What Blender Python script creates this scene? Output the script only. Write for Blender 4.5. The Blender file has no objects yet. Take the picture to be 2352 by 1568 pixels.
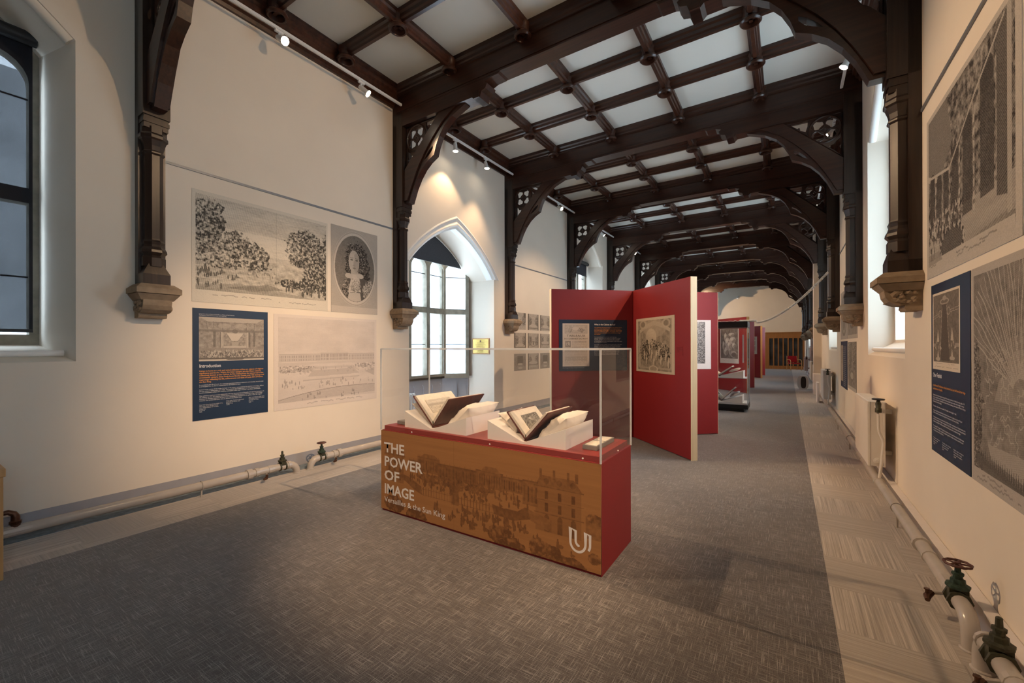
import bpy, bmesh, math, random, textwrap
import numpy as np
from mathutils import Vector, Matrix
from mathutils.geometry import tessellate_polygon
random.seed(7)
R = math.radians
# ------------------------------------------------------------------ camera
SC = bpy.context.scene
COL = SC.collection
EYE = 1.58
F, YAW, PIT, ROL, CY = 972.2, .5769, .0011, -.0024, 793.56     # solved from the photograph at 2352 px
cd = bpy.data.cameras.new('camera'); cam = bpy.data.objects.new('camera', cd); COL.objects.link(cam)
fw = Vector((-math.sin(YAW)*math.cos(PIT), math.cos(YAW)*math.cos(PIT), math.sin(PIT)))
rt = Vector((math.cos(YAW), math.sin(YAW), 0)); up = rt.cross(fw)
r2 = rt*math.cos(ROL)+up*math.sin(ROL); u2 = -rt*math.sin(ROL)+up*math.cos(ROL)
M = Matrix((r2, u2, -fw)).transposed().to_4x4(); M.translation = (0, 0, EYE)
cam.matrix_world = M
cd.sensor_width = 36; cd.lens = F/2352*36; cd.shift_y = (CY-784)/2352; cd.clip_start = .05; cd.clip_end = 200
SC.camera = cam
# ------------------------------------------------------------------ world, exposure
W = bpy.data.worlds.new('overcast_sky'); SC.world = W; W.use_nodes = True
bgn = W.node_tree.nodes['Background']; bgn.inputs[0].default_value = (.78, .89, 1, 1); bgn.inputs[1].default_value = 8.5
SC.view_settings.view_transform = 'Standard'; SC.view_settings.look = 'None'
SC.view_settings.gamma = 1; SC.view_settings.use_curve_mapping = False; SC.view_settings.exposure = 1.15
SC.cycles.use_denoising = True
SC.cycles.max_bounces = 9; SC.cycles.diffuse_bounces = 6; SC.cycles.transparent_max_bounces = 24
SC.cycles.sample_clamp_indirect = 6; SC.cycles.caustics_reflective = False; SC.cycles.caustics_refractive = False
# ------------------------------------------------------------------ layout (metres; X across, Y along the gallery)
XL, XR, YB, YE = -5.46, .94, -5.11, 33.6
Y0, BAY = 1.49, 3.3
CEIL = 5.82
SPOT_W = 330.0
FILL = 1.0
# ------------------------------------------------------------------ materials
def lin(c): return tuple(((v/255+.055)/1.055)**2.4 if v/255 > .04045 else v/255/12.92 for v in c)
class NT:
    def __init__(s, name, rough=.6, spec=.5, metal=0):
        s.m = bpy.data.materials.new(name); s.m.use_nodes = True; s.t = s.m.node_tree
        s.b = s.t.nodes['Principled BSDF']; s.set('Roughness', rough); s.set('Metallic', metal); s.set('Specular IOR Level', spec)
        s._c = None
    def set(s, k, v):
        if hasattr(v, 'is_output'): s.t.links.new(v, s.b.inputs[k])
        else: s.b.inputs[k].default_value = v
    def n(s, ty, **k):
        nd = s.t.nodes.new(ty)
        for a, v in k.items(): setattr(nd, a, v)
        return nd
    def co(s):
        if s._c is None: s._c = s.n('ShaderNodeTexCoord').outputs['Object']
        return s._c
    def lk(s, a, b):
        if hasattr(a, 'is_output'): s.t.links.new(a, b)
        else: b.default_value = a
    def mp(s, sc=(1, 1, 1), loc=(0, 0, 0), rot=(0, 0, 0)):
        nd = s.n('ShaderNodeMapping'); s.lk(s.co(), nd.inputs[0]); nd.inputs['Scale'].default_value = sc
        nd.inputs['Location'].default_value = loc; nd.inputs['Rotation'].default_value = rot
        return nd.outputs[0]
    def noise(s, v=None, scale=5, det=4, rough=.5, dist=0):
        nd = s.n('ShaderNodeTexNoise'); s.lk(v or s.co(), nd.inputs['Vector'])
        nd.inputs['Scale'].default_value = scale; nd.inputs['Detail'].default_value = det
        nd.inputs['Roughness'].default_value = rough; nd.inputs['Distortion'].default_value = dist
        return nd.outputs['Fac']
    def ramp(s, f, stops):
        nd = s.n('ShaderNodeValToRGB'); s.lk(f, nd.inputs[0]); e = nd.color_ramp.elements
        while len(e) < len(stops): e.new(.5)
        for el, (p, c) in zip(e, stops): el.position = p; el.color = (*c, 1) if len(c) == 3 else c
        return nd.outputs[0]
    def math(s, op, a, b=0, c=0):
        nd = s.n('ShaderNodeMath', operation=op)
        for i, v in enumerate((a, b, c)): s.lk(v, nd.inputs[i])
        return nd.outputs[0]
    def mix(s, f, a, b, bt='MIX'):
        nd = s.n('ShaderNodeMix', data_type='RGBA', blend_type=bt)
        s.lk(f, nd.inputs[0])
        for v, i in ((a, 6), (b, 7)):
            if hasattr(v, 'is_output'): s.t.links.new(v, nd.inputs[i])
            else: nd.inputs[i].default_value = (*v, 1)
        return nd.outputs[2]
    def bump(s, h, st=.3, d=.01):
        nd = s.n('ShaderNodeBump'); s.lk(h, nd.inputs['Height']); nd.inputs['Strength'].default_value = st
        nd.inputs['Distance'].default_value = d; s.t.links.new(nd.outputs[0], s.b.inputs['Normal'])
def simple(name, c, rough=.6, spec=.5, metal=0, var=.08, sc=8, bump=0):
    m = NT(name, rough, spec, metal); n = m.noise(scale=sc)
    m.set('Base Color', m.ramp(n, [(.3, tuple(v*(1-var) for v in c)), (.7, tuple(min(1, v*(1+var)) for v in c))]))
    if bump: m.bump(n, bump)
    return m.m
def wood(name, a, b, axis='X', rough=.4, sc=1.0, spec=.5):
    m = NT(name, rough, spec); s = {'X': (1.2, 26, 26), 'Y': (26, 1.2, 26), 'Z': (26, 26, 1.2)}[axis]
    n = m.noise(m.mp(tuple(v*sc for v in s)), 1.0, 6, .6, .6)
    m.set('Base Color', m.ramp(n, [(.28, a), (.72, b)])); m.bump(n, .12, .004)
    return m.m
MT = {}
MT['wall'] = simple('cream_plaster', (.77, .69, .585), .85, .2, var=.025, sc=1.6, bump=.05)
MT['ceil'] = simple('ceiling_plaster', (.72, .72, .66), .9, .15, var=.02, sc=2)
MT['reveal'] = simple('white_plaster', (.80, .79, .765), .8, .2, var=.02, sc=2)
MT['dark'] = wood('dark_oak_along_x', (.016, .0065, .004), (.056, .021, .012), 'X', .32)
MT['darkz'] = wood('dark_oak_upright', (.014, .008, .006), (.044, .024, .016), 'Z', .30)
MT['darkr'] = wood('dark_oak_rib', (.024, .009, .005), (.080, .028, .015), 'X', .30, .7)
MT['stone'] = simple('corbel_sandstone', (.30, .225, .155), .85, .2, var=.18, sc=14, bump=.25)
MT['mull'] = simple('window_stone', (.26, .235, .185), .85, .2, var=.2, sc=9, bump=.2)
MT['skirtL'] = simple('grey_band_paint', (.33, .325, .35), .6, .3, var=.04)
MT['skirtR'] = simple('white_gloss_trim', (.74, .69, .67), .45, .4, var=.04)
MT['strip'] = simple('blue_grey_screed', (.17, .21, .25), .8, .2, var=.25, sc=20)
MT['red'] = simple('red_painted_board', (.235, .017, .020), .5, .35, var=.03, sc=3)
MT['redtop'] = simple('red_painted_deck', (.26, .035, .030), .4, .4, var=.04, sc=3)
MT['maple'] = wood('pale_maple_edge', (.72, .53, .30), (.82, .64, .40), 'Z', .5)
MT['oakdoor'] = wood('honey_oak', (.30, .125, .030), (.42, .19, .055), 'Z', .4)
MT['honey'] = wood('honey_pine', (.46, .24, .085), (.58, .33, .13), 'Z', .45)
MT['foam'] = simple('white_foam', (.80, .76, .72), .7, .25, var=.02, sc=4)
MT['black'] = simple('black_lacquer', (.008, .009, .010), .35, .5, var=.1)
MT['white'] = simple('white_enamel', (.72, .72, .71), .4, .45, var=.02, sc=3)
MT['radi'] = simple('cream_radiator_enamel', (.66, .62, .57), .4, .45, var=.03, sc=4)
MT['pipe'] = simple('cream_gloss_pipe_paint', (.43, .39, .35), .22, .55, var=.06, sc=7)
MT['valve'] = simple('verdigris_brass', (.050, .050, .030), .5, .5, .35, var=.5, sc=40, bump=.4)
MT['verd'] = simple('green_patina', (.028, .050, .036), .6, .4, .2, var=.5, sc=50, bump=.3)
MT['rust'] = simple('rusty_red_iron', (.10, .040, .033), .55, .4, .3, var=.4, sc=50, bump=.3)
MT['copper'] = simple('old_copper', (.11, .055, .036), .35, .5, .8, var=.3, sc=30)
MT['brass'] = simple('polished_brass', (.72, .50, .16), .22, .5, 1, var=.12, sc=14)
MT['leath'] = simple('brown_leather_binding', (.115, .034, .027), .4, .45, var=.25, sc=20, bump=.15)
MT['leather'] = simple('tan_page_edge', (.20, .11, .04), .7, .3, var=.3, sc=60)
MT['pillow'] = simple('cream_cotton', (.76, .70, .63), .9, .15, var=.05, sc=12, bump=.35)
MT['greybox'] = simple('grey_card_box', (.22, .205, .19), .7, .25, var=.06)
MT['redcl'] = simple('crimson_upholstery', (.33, .012, .022), .8, .2, var=.1, sc=20)
MT['bent'] = wood('bent_birch', (.46, .27, .11), (.56, .35, .15), 'Z', .4)
MT['grille'] = simple('dark_grille', (.03, .025, .022), .6, .4, var=.3, sc=60)
MT['blue'] = simple('navy_panel_print', (.012, .030, .068), .45, .35, var=.05, sc=3)
MT['txtw'] = simple('white_lettering', (.74, .74, .76), .6, .2, var=.01)
MT['txtg'] = simple('light_grey_lettering', (.60, .58, .58), .6, .2, var=.01)
MT['txto'] = simple('orange_lettering', (.66, .29, .08), .6, .2, var=.01)
MT['txtk'] = simple('brown_ink_lettering', (.10, .085, .07), .8, .1, var=.05)
MT['txtr'] = simple('dark_red_lettering', (.10, .02, .02), .8, .1, var=.05)
MT['grey'] = simple('painted_grey_panelling', (.33, .33, .36), .6, .3, var=.04)
MT['line'] = simple('grey_rail_metal', (.20, .21, .23), .4, .5, .3, var=.05)
MT['blackm'] = simple('blackened_iron', (.012, .012, .012), .5, .5, .3, var=.2, sc=30)
MT['ext'] = simple('courtyard_stone', (.30, .31, .32), .9, .1, var=.25, sc=1.2, bump=.3)
MT['roller'] = simple('dark_blind_cassette', (.018, .018, .020), .5, .4, var=.1)
MT['blindd'] = simple('dark_blind_fabric', (.045, .047, .055), .8, .2, var=.1, sc=60)
def vcol_mat(name, rough=.75, spec=.15):
    m = NT(name, rough, spec); a = m.n('ShaderNodeAttribute', attribute_name='ink'); m.set('Base Color', a.outputs['Color'])
    return m.m
MT['print'] = vcol_mat('engraving_on_paper'); MT['printp'] = vcol_mat('printed_wood_panel', .5, .3)
def thin_glass(name, tint, gl=.08, rough=.01, haze=0.0):
    m = bpy.data.materials.new(name); m.use_nodes = True; t = m.node_tree; t.nodes.clear()
    o = t.nodes.new('ShaderNodeOutputMaterial'); tr = t.nodes.new('ShaderNodeBsdfTransparent'); tr.inputs[0].default_value = (*tint, 1)
    g = t.nodes.new('ShaderNodeBsdfGlossy'); g.inputs['Roughness'].default_value = rough
    lw = t.nodes.new('ShaderNodeLayerWeight'); lw.inputs[0].default_value = .5
    pw = t.nodes.new('ShaderNodeMath'); pw.operation = 'POWER'; pw.inputs[1].default_value = 4.5; t.links.new(lw.outputs['Facing'], pw.inputs[0])
    mm = t.nodes.new('ShaderNodeMath'); mm.operation = 'MULTIPLY_ADD'; mm.inputs[1].default_value = .85*gl; mm.inputs[2].default_value = .045*gl; t.links.new(pw.outputs[0], mm.inputs[0])
    mx = t.nodes.new('ShaderNodeMixShader'); t.links.new(mm.outputs[0], mx.inputs[0]); t.links.new(tr.outputs[0], mx.inputs[1]); t.links.new(g.outputs[0], mx.inputs[2])
    last = mx
    if haze:
        d = t.nodes.new('ShaderNodeBsdfDiffuse'); d.inputs[0].default_value = (.8, .82, .85, 1)
        m2 = t.nodes.new('ShaderNodeMixShader'); m2.inputs[0].default_value = haze
        t.links.new(mx.outputs[0], m2.inputs[1]); t.links.new(d.outputs[0], m2.inputs[2]); last = m2
    t.links.new(last.outputs[0], o.inputs[0]); return m
MT['glass'] = thin_glass('window_glass', (.93, .96, .97), .8, .02, .03)
MT['frost'] = thin_glass('pale_leaded_glass', (.58, .65, .71), .6, .05, .05)
MT['dim'] = thin_glass('dimmed_window_glass', (.48, .54, .57), .6, .05, .05)  # tint darkened to cut the daylight from the right windows
MT['acryl'] = thin_glass('clear_acrylic', (.97, .975, .98), 1.15, .0, .012)
MT['edge'] = thin_glass('acrylic_edge', (.72, .77, .82), 1.0, .05, .45)
MT['dglass'] = simple('dark_door_glass', (.035, .045, .055), .12, .6, var=.5, sc=2)
def screen_fabric():
    m = bpy.data.materials.new('sheer_screen_fabric'); m.use_nodes = True; t = m.node_tree; t.nodes.clear()
    o = t.nodes.new('ShaderNodeOutputMaterial'); tr = t.nodes.new('ShaderNodeBsdfTransparent'); d = t.nodes.new('ShaderNodeBsdfDiffuse')
    n = t.nodes.new('ShaderNodeTexNoise'); n.inputs['Scale'].default_value = 90
    cr = t.nodes.new('ShaderNodeValToRGB'); cr.color_ramp.elements[0].color = (.20, .20, .20, 1); cr.color_ramp.elements[1].color = (.28, .28, .28, 1)
    t.links.new(n.outputs['Fac'], cr.inputs[0]); d.inputs[0].default_value = (.035, .036, .045, 1)
    mx = t.nodes.new('ShaderNodeMixShader'); t.links.new(cr.outputs[0], mx.inputs[0]); t.links.new(d.outputs[0], mx.inputs[1]); t.links.new(tr.outputs[0], mx.inputs[2])
    t.links.new(mx.outputs[0], o.inputs[0]); return m
MT['screen'] = screen_fabric()
def emit(name, c, s):
    m = bpy.data.materials.new(name); m.use_nodes = True; t = m.node_tree; t.nodes.clear()
    o = t.nodes.new('ShaderNodeOutputMaterial'); e = t.nodes.new('ShaderNodeEmission'); e.inputs[0].default_value = (*c, 1); e.inputs[1].default_value = s
    t.links.new(e.outputs[0], o.inputs[0]); return m
MT['lamp'] = emit('glowing_lamp_lens', (1, .86, .66), 28)
def floor_mat():
    m = NT('gallery_carpet', .95, .1); sp = m.n('ShaderNodeSeparateXYZ'); m.lk(m.co(), sp.inputs[0]); x, y = sp.outputs[0], sp.outputs[1]
    a = m.noise(m.mp((7, 190, 1)), 1, 3, .6, .05); b = m.noise(m.mp((190, 7, 1)), 1, 3, .6, .05)
    c = m.noise(m.mp((230, 230, 1)), 1, 2); l = m.noise(m.mp((1.5, 1.5, 1)), 1, 2)
    s = m.math('ADD', m.math('MAXIMUM', a, b), m.math('MULTIPLY', m.math('SUBTRACT', c, .5), .30))
    s = m.math('ADD', s, m.math('MULTIPLY', m.math('SUBTRACT', l, .5), .10))
    dark = m.ramp(s, [(.47, (.055, .047, .043)), (.57, (.104, .091, .085)), (.71, (.27, .25, .236))])
    # striped planks laid checker-wise
    fx = m.math('FLOOR', m.math('DIVIDE', m.math('SUBTRACT', x, .224), .5)); fy = m.math('FLOOR', m.math('DIVIDE', m.math('SUBTRACT', y, .47), .5))
    par = m.math('FRACT', m.math('ABSOLUTE', m.math('MULTIPLY', m.math('ADD', m.math('ADD', fx, fy), 1), .5)))
    par = m.math('GREATER_THAN', par, .25)
    s1 = m.noise(m.mp((75, .8, 1)), 1, 5, .75); s2 = m.noise(m.mp((.8, 75, 1)), 1, 5, .75)
    sm = m.n('ShaderNodeMix', data_type='FLOAT'); m.lk(par, sm.inputs[0]); m.lk(s1, sm.inputs[2]); m.lk(s2, sm.inputs[3])
    st = m.ramp(sm.outputs[0], [(.34, (.22, .186, .152)), (.5, (.38, .33, .275)), (.66, (.56, .50, .43))])
    st = m.mix(m.math('MULTIPLY', par, .5), st, (.34, .295, .245))
    inb = m.math('MAXIMUM', m.math('GREATER_THAN', x, .224), m.math('LESS_THAN', x, -4.62))
    m.set('Base Color', m.mix(inb, dark, st)); m.set('Sheen Weight', .5); m.set('Sheen Roughness', .45); m.bump(m.math('ADD', s, m.math('MULTIPLY', c, .5)), .35, .004)
    return m.m
MT['floor'] = floor_mat()
# ------------------------------------------------------------------ mesh builder
class MB:
    def __init__(s): s.v = []; s.f = []
    def add(s, vs, fs):
        o = len(s.v); s.v += [tuple(v) for v in vs]; s.f += [tuple(i+o for i in f) for f in fs]; return s
    def box(s, x0, x1, y0, y1, z0, z1):
        return s.add([(x0, y0, z0), (x1, y0, z0), (x1, y1, z0), (x0, y1, z0), (x0, y0, z1), (x1, y0, z1), (x1, y1, z1), (x0, y1, z1)],
                     [(0, 3, 2, 1), (4, 5, 6, 7), (0, 1, 5, 4), (1, 2, 6, 5), (2, 3, 7, 6), (3, 0, 4, 7)])
    def plate(s, outer, holes, P, U, V, N, t, closed=True):
        """flat outline (with holes) in the U,V plane at P, thickness t along N"""
        loops = [outer]+list(holes); flat = [p for l in loops for p in l]
        tri = tessellate_polygon([[Vector((a, b, 0)) for a, b in l] for l in loops])
        P, U, V, N = Vector(P), Vector(U), Vector(V), Vector(N)
        A = [P+U*a+V*b for a, b in flat]; n = len(flat)
        fs = []
        for a, b, c in tri:
            (ax, ay), (bx, by), (cx, cy) = flat[a], flat[b], flat[c]
            if (bx-ax)*(cy-ay)-(by-ay)*(cx-ax) < 0: b, c = c, b
            if t: fs.append((a+n, b+n, c+n)); fs.append((a, c, b))
            else: fs.append((a, b, c))
        vs = list(A)
        if t:
            vs += [p+N*t for p in A]; o = 0
            for l in loops:
                k = len(l); ar = sum(l[i][0]*l[(i+1) % k][1]-l[(i+1) % k][0]*l[i][1] for i in range(k))
                for i in range(k):
                    i2 = (i+1) % k; q = (o+i, o+i2, o+i2+n, o+i+n)
                    pos = (ar > 0) == (l is outer)
                    fs.append(q if pos else q[::-1])
                o += k
        return s.add(vs, fs)
    def prism(s, pts, axis, a0, a1):
        """closed profile extruded along an axis: pts are the two other coordinates in order"""
        P = {'X': ((0, 1, 0), (0, 0, 1), (1, 0, 0)), 'Y': ((1, 0, 0), (0, 0, 1), (0, 1, 0)), 'Z': ((1, 0, 0), (0, 1, 0), (0, 0, 1))}[axis]
        U, V, N = P
        return s.plate(pts, [], Vector(N)*a0, U, V, N, a1-a0)
    def sweep(s, path, rad, seg=8, cap=True, closed=False):
        path = [Vector(p) for p in path]; n = len(path); rr = rad if hasattr(rad, '__len__') else [rad]*n
        prev = None; rings = []
        for i, p in enumerate(path):
            a = path[(i-1) % n] if (i or closed) else p; b = path[(i+1) % n] if (i < n-1 or closed) else p
            t = (b-a).normalized() if (b-a).length > 1e-9 else Vector((0, 0, 1))
            if prev is None: e = t.cross(Vector((0, 0, 1)) if abs(t.z) < .9 else Vector((1, 0, 0))).normalized()
            else: e = (prev-t*prev.dot(t)).normalized()
            prev = e; g = t.cross(e)
            rings.append([p+(e*math.cos(2*math.pi*k/seg)+g*math.sin(2*math.pi*k/seg))*rr[i] for k in range(seg)])
        vs = [v for r in rings for v in r]; fs = []
        for i in range(n if closed else n-1):
            j = (i+1) % n
            for k in range(seg): k2 = (k+1) % seg; fs.append((i*seg+k, i*seg+k2, j*seg+k2, j*seg+k))
        if cap and not closed: fs.append(tuple(range(seg))[::-1]); fs.append(tuple((n-1)*seg+k for k in range(seg)))
        return s.add(vs, fs)
    def lathe(s, prof, c=(0, 0, 0), seg=16, ax=(0, 0, 1), rot=0, closed=False):
        """prof: (radius, height) turned about the axis through c"""
        ax = Vector(ax).normalized(); e = (ax.cross(Vector((0, 0, 1))) if abs(ax.z) < .9 else Vector((1, 0, 0))).normalized(); g = ax.cross(e); c = Vector(c)
        vs = []; fs = []; n = len(prof)
        for r, h in prof:
            for k in range(seg):
                a = 2*math.pi*k/seg+rot; vs.append(c+ax*h+(e*math.cos(a)+g*math.sin(a))*max(r, 1e-5))
        for i in range(n if closed else n-1):
            j = (i+1) % n
            for k in range(seg): k2 = (k+1) % seg; fs.append((i*seg+k, i*seg+k2, j*seg+k2, j*seg+k))
        if not closed: fs.append(tuple(range(seg))[::-1]); fs.append(tuple((n-1)*seg+k for k in range(seg)))
        return s.add(vs, fs)
    def blob(s, c, r, seed=0, amp=.2, sub=2):
        bm = bmesh.new(); bmesh.ops.create_icosphere(bm, subdivisions=sub, radius=1); rnd = random.Random(seed)
        rx, ry, rz = r if hasattr(r, '__len__') else (r, r, r); k = [rnd.uniform(2, 6) for _ in range(3)]
        vs = []
        for v in bm.verts:
            q = v.co; w = 1+amp*math.sin(q.x*k[0]+seed)*math.cos(q.y*k[1])*math.sin(q.z*k[2]+1)
            vs.append((c[0]+q.x*rx*w, c[1]+q.y*ry*w, c[2]+q.z*rz*w))
        fs = [tuple(v.index for v in f.verts) for f in bm.faces]; bm.free(); return s.add(vs, fs)
    def mesh(s, name, mat, smooth=False, bevel=0):
        me = bpy.data.meshes.new(name); me.from_pydata(s.v, [], s.f); me.materials.append(mat)
        if smooth:
            me.polygons.foreach_set('use_smooth', [True]*len(me.polygons))
            try: me.set_sharp_from_angle(angle=R(42))
            except Exception: pass
        me.update(); return me
    def build(s, name, mat, parent=None, smooth=False, bevel=0, loc=None):
        o = bpy.data.objects.new(name, s.mesh(name, mat, smooth)); COL.objects.link(o)
        if parent: o.parent = parent
        if loc: o.location = loc
        if bevel:
            b = o.modifiers.new('bevel', 'BEVEL'); b.width = bevel; b.segments = 2; b.limit_method = 'ANGLE'; b.angle_limit = R(40)
        return o
def tag(o, label=None, cat=None, group=None, kind=None):
    if label: o['label'] = label
    if cat: o['category'] = cat
    if group: o['group'] = group
    if kind: o['kind'] = kind
    return o
def thing(name, label, cat, loc=(0, 0, 0), rz=0, group=None):
    o = bpy.data.objects.new(name, None); COL.objects.link(o); o.location = loc; o.rotation_euler = (0, 0, rz); o.empty_display_size = .1
    return tag(o, label, cat, group)
def struct(name, mb, mat, parent=None, smooth=False):
    o = mb.build(name, mat, parent, smooth)
    if not parent: o['kind'] = 'structure'
    return o
def copy_tree(o, parent=None):
    c = o.copy(); COL.objects.link(c); c.parent = parent
    if parent is not None: c.matrix_parent_inverse = o.matrix_parent_inverse.copy()
    for ch in list(o.children): copy_tree(ch, c)
    return c
def arch(w, zs, za, sag, n=9, c=0):
    """pointed arch head from right springing over the apex to the left springing"""
    out = []
    for sd in (1, -1):
        A, B = Vector((sd*w, zs)), Vector((0, za)); d = (B-A).normalized(); nn = Vector((d.y, -d.x))*sd
        if nn.y < 0: nn = -nn
        pts = [A.lerp(B, i/n)+nn*sag*4*(i/n)*(1-i/n) for i in range(n+1)]
        if sd == -1: pts = pts[::-1][1:]
        out += [(c+p.x, p.y) for p in pts]
    return out
def opening(c, w, z0, zs, za, sag, n=9): return [(c-w, z0), (c+w, z0)]+arch(w, zs, za, sag, n, c)
# ------------------------------------------------------------------ room shell
LW = [(-.05, 1.12), (13.15, 1.10), (19.75, 1.10), (26.35, 1.10), (32.35, .85)]    # left windows: centre, half width
RWN = [(6.53, 1.10), (13.13, 1.10), (19.73, 1.10), (26.33, 1.10), (-.07, 1.10)]
SILL, ZS, ZA = 1.45, 4.39, 5.21
ALC = (6.40, 1.26)
mb = MB().add([(XL-1, YB, 0), (XR+1, YB, 0), (XR+1, YE, 0), (XL-1, YE, 0)], [(0, 1, 2, 3)]); struct('floor', mb, MT['floor'])
mb = MB().box(XL-.1, XR+.1, YB, YE, CEIL, CEIL+.1); struct('ceiling', mb, MT['ceil'])
def wallmesh(X, sd, wins, alc):
    """sd=+1: left wall whose room side faces +X.  splayed reveals run back by depth"""
    face = MB(); holes = [opening(c, w, SILL, ZS, ZA, .05) for c, w in wins]
    outer = [(YB, 0), (YE, 0), (YE, CEIL), (YB, CEIL)]
    if alc:
        o = opening(alc[0], alc[1], 0, 3.05, 3.93, .11, 12)
        outer = [(YB, 0), o[0]]+[p for p in o[2:]][::-1]+[o[1]]+[(YE, 0), (YE, CEIL), (YB, CEIL)]
    face.plate(outer, holes, (X, 0, 0), (0, 1, 0), (0, 0, 1), (1, 0, 0), 0)
    if sd < 0: face.f = [f[::-1] for f in face.f]
    dep = -.66 if sd > 0 else .27; spl = .15 if sd > 0 else .02
    for c, w in wins:
        a = opening(c, w, SILL, ZS, ZA, .05); b = opening(c, w-spl, SILL+.17, ZS-.02, ZA-.06, .05); k = len(a)
        vs = [(X, y, z) for y, z in a]+[(X+dep, y, z) for y, z in b]
        face.add(vs, [(i, (i+1) % k, (i+1) % k+k, i+k) for i in range(k)])
        if sd < 0:      # deeper inner order of the jamb
            e_ = opening(c, w-.09, SILL+.20, ZS-.03, ZA-.12, .05); vs = [(X+dep, y, z) for y, z in b]+[(X+dep, y, z) for y, z in e_]+[(X+.60, y, z) for y, z in e_]
            face.add(vs, [(i+j*k, (i+1) % k+j*k, (i+1) % k+k+j*k, i+k+j*k) for i in range(k) for j in (0, 1)])
    return face, dep, spl
f1, depL, splL = wallmesh(XL, 1, LW, ALC)
yA0, yA1 = ALC[0]-ALC[1], ALC[0]+ALC[1]
o = opening(ALC[0], ALC[1], 0, 3.05, 3.93, .11, 12); k = len(o)
f1.add([(XL, y, z) for y, z in o]+[(-6.19, y, z) for y, z in o], [(i, (i+1) % k, (i+1) % k+k, i+k) for i in range(1, k)])
struct('wall_left', f1, MT['wall'])
f2, depR, splR = wallmesh(XR, -1, RWN, None); struct('wall_right', f2, MT['wall'])
struct('wall_far', MB().box(XL-.1, XR+.1, YE, YE+.1, 2.42, CEIL), MT['wall'])
struct('wall_near', MB().box(XL-.1, XR+.1, YB-.1, YB, 0, CEIL), MT['wall'])
# moulded arch over the alcove and hood mouldings of the windows
def archtrim(idx, X, sgn, c, w, zs, za, sag, r, mat, off=0, n=14):
    m = MB(); pts = arch(w+off, zs, za+off, sag, n, c)
    m.sweep([(X, y, z) for y, z in pts], r, 10); struct('trim_%d' % idx, m, mat, smooth=True)
tn = 1
def archband(X, sg, c, w, zs, za, sag, prof, mat, n=14):
    global tn
    cur = [arch(w+o, zs, za+o*1.1, sag, n, c) for o, _ in prof]; k = len(cur[0]); vs = [(X+sg*h, y, z) for cv, (_, h) in zip(cur, prof) for y, z in cv]; m = MB()
    m.add(vs, [(i*k+j, i*k+j+1, (i+1)*k+j+1, (i+1)*k+j) for i in range(len(prof)-1) for j in range(k-1)]); struct('trim_%d' % tn, m, mat, smooth=True); tn += 1
archband(XL, 1, ALC[0], ALC[1], 3.05, 3.93, .11, [(.19, .001), (.175, .018), (.155, .022), (.135, .004), (.10, -.0), (.075, .012), (.055, .034), (.03, .036), (.012, .02), (.004, -.01), (-.03, -.03), (-.035, -.09), (-.012, -.12), (-.012, -.2)], MT['reveal'])
for c, w in LW[:4]: archtrim(tn, XL-.06, 1, c, w, ZS, ZA, .05, .05, MT['wall'], -.02); tn += 1
for c, w in RWN[:5]: archtrim(tn, XR+.05, -1, c, w, ZS, ZA, .05, .045, MT['reveal'], -.02); tn += 1
# window sills (moulded ledge)
for X, dx, ws in ((XL, -.16, LW[:4]), (XR, .06, RWN[:5])):
    for c, w in ws:
        m = MB().sweep([(X+dx, c-w+.05, SILL+.075), (X+dx, c+w-.05, SILL+.075)], .028, 10)
        struct('trim_%d' % tn, m, MT['reveal'], smooth=True); tn += 1
# ------------------------------------------------------------------ windows
def head(c, w, z0, z1, n=6):
    """a light: rectangle with a shouldered round head"""
    return [(c-w, z0), (c+w, z0), (c+w, z1-w*.95)]+[(c+w*math.cos(a), z1-w*.95+w*.95*math.sin(a)) for a in [math.pi*i/(2*n) for i in range(1, 2*n)]]+[(c-w, z1-w*.95)]
def rectl(c, w, z0, z1): return [(c-w, z0), (c+w, z0), (c+w, z1), (c-w, z1)]
win_n = [1]
def tracery_window(P, U, N, outer, lights, bars, gm='glass'):
    wn = MB().plate(outer, [l for l in lights], P, U, (0, 0, 1), N, .13)
    i = win_n[0]; win_n[0] += 1
    o = struct('window_%d' % i, wn, MT['mull'])
    g = MB()
    xs = [p[0] for p in outer]; zs = [p[1] for p in outer]; Pv, Uv, Nv = Vector(P), Vector(U), Vector(N)
    g.plate([(x, z) for x, z in outer], [], Pv+Nv*.05, U, (0, 0, 1), N, 0); g.build('pane', MT[gm], o)
    b = MB()
    for (a0, a1, z) in bars:
        q0, q1 = Pv+Uv*a0+Nv*.075, Pv+Uv*a1+Nv*.075; b.sweep([(q0.x, q0.y, z), (q1.x, q1.y, z)], .009, 6)
    if bars: b.build('saddle_bar', MT['blackm'], o)
    return o
def std_window(X, N, c, w, spl, gm='frost'):
    w2 = w-spl+.03; outer = opening(c, w2, SILL+.15, ZS-.02, ZA-.03, .05); lw = (2*w2-.16-.24)/3/2
    cs = [c-2*lw-.12, c, c+2*lw+.12]; L = []
    for q in cs:
        L.append(rectl(q, lw, SILL+.25, 2.95)); L.append(head(q, lw, 3.09, 4.34))
    L.append([(c-.22, 4.42), (c+.22, 4.42), (c+.1, 4.78), (c, 4.95), (c-.1, 4.78)])
    bars = [(q-lw, q+lw, z) for q in cs for z in (2.25, 3.95)]
    s = 1 if N[0] > 0 else -1
    return tracery_window((X, 0, 0), (0, 1, 0), N, outer, L, bars, gm)
for c, w in LW: std_window(XL+depL-.06, (1, 0, 0), c, w, splL)
for c, w in RWN: std_window(XR+.52, (1, 0, 0), c, w, .09, 'dim')
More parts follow.
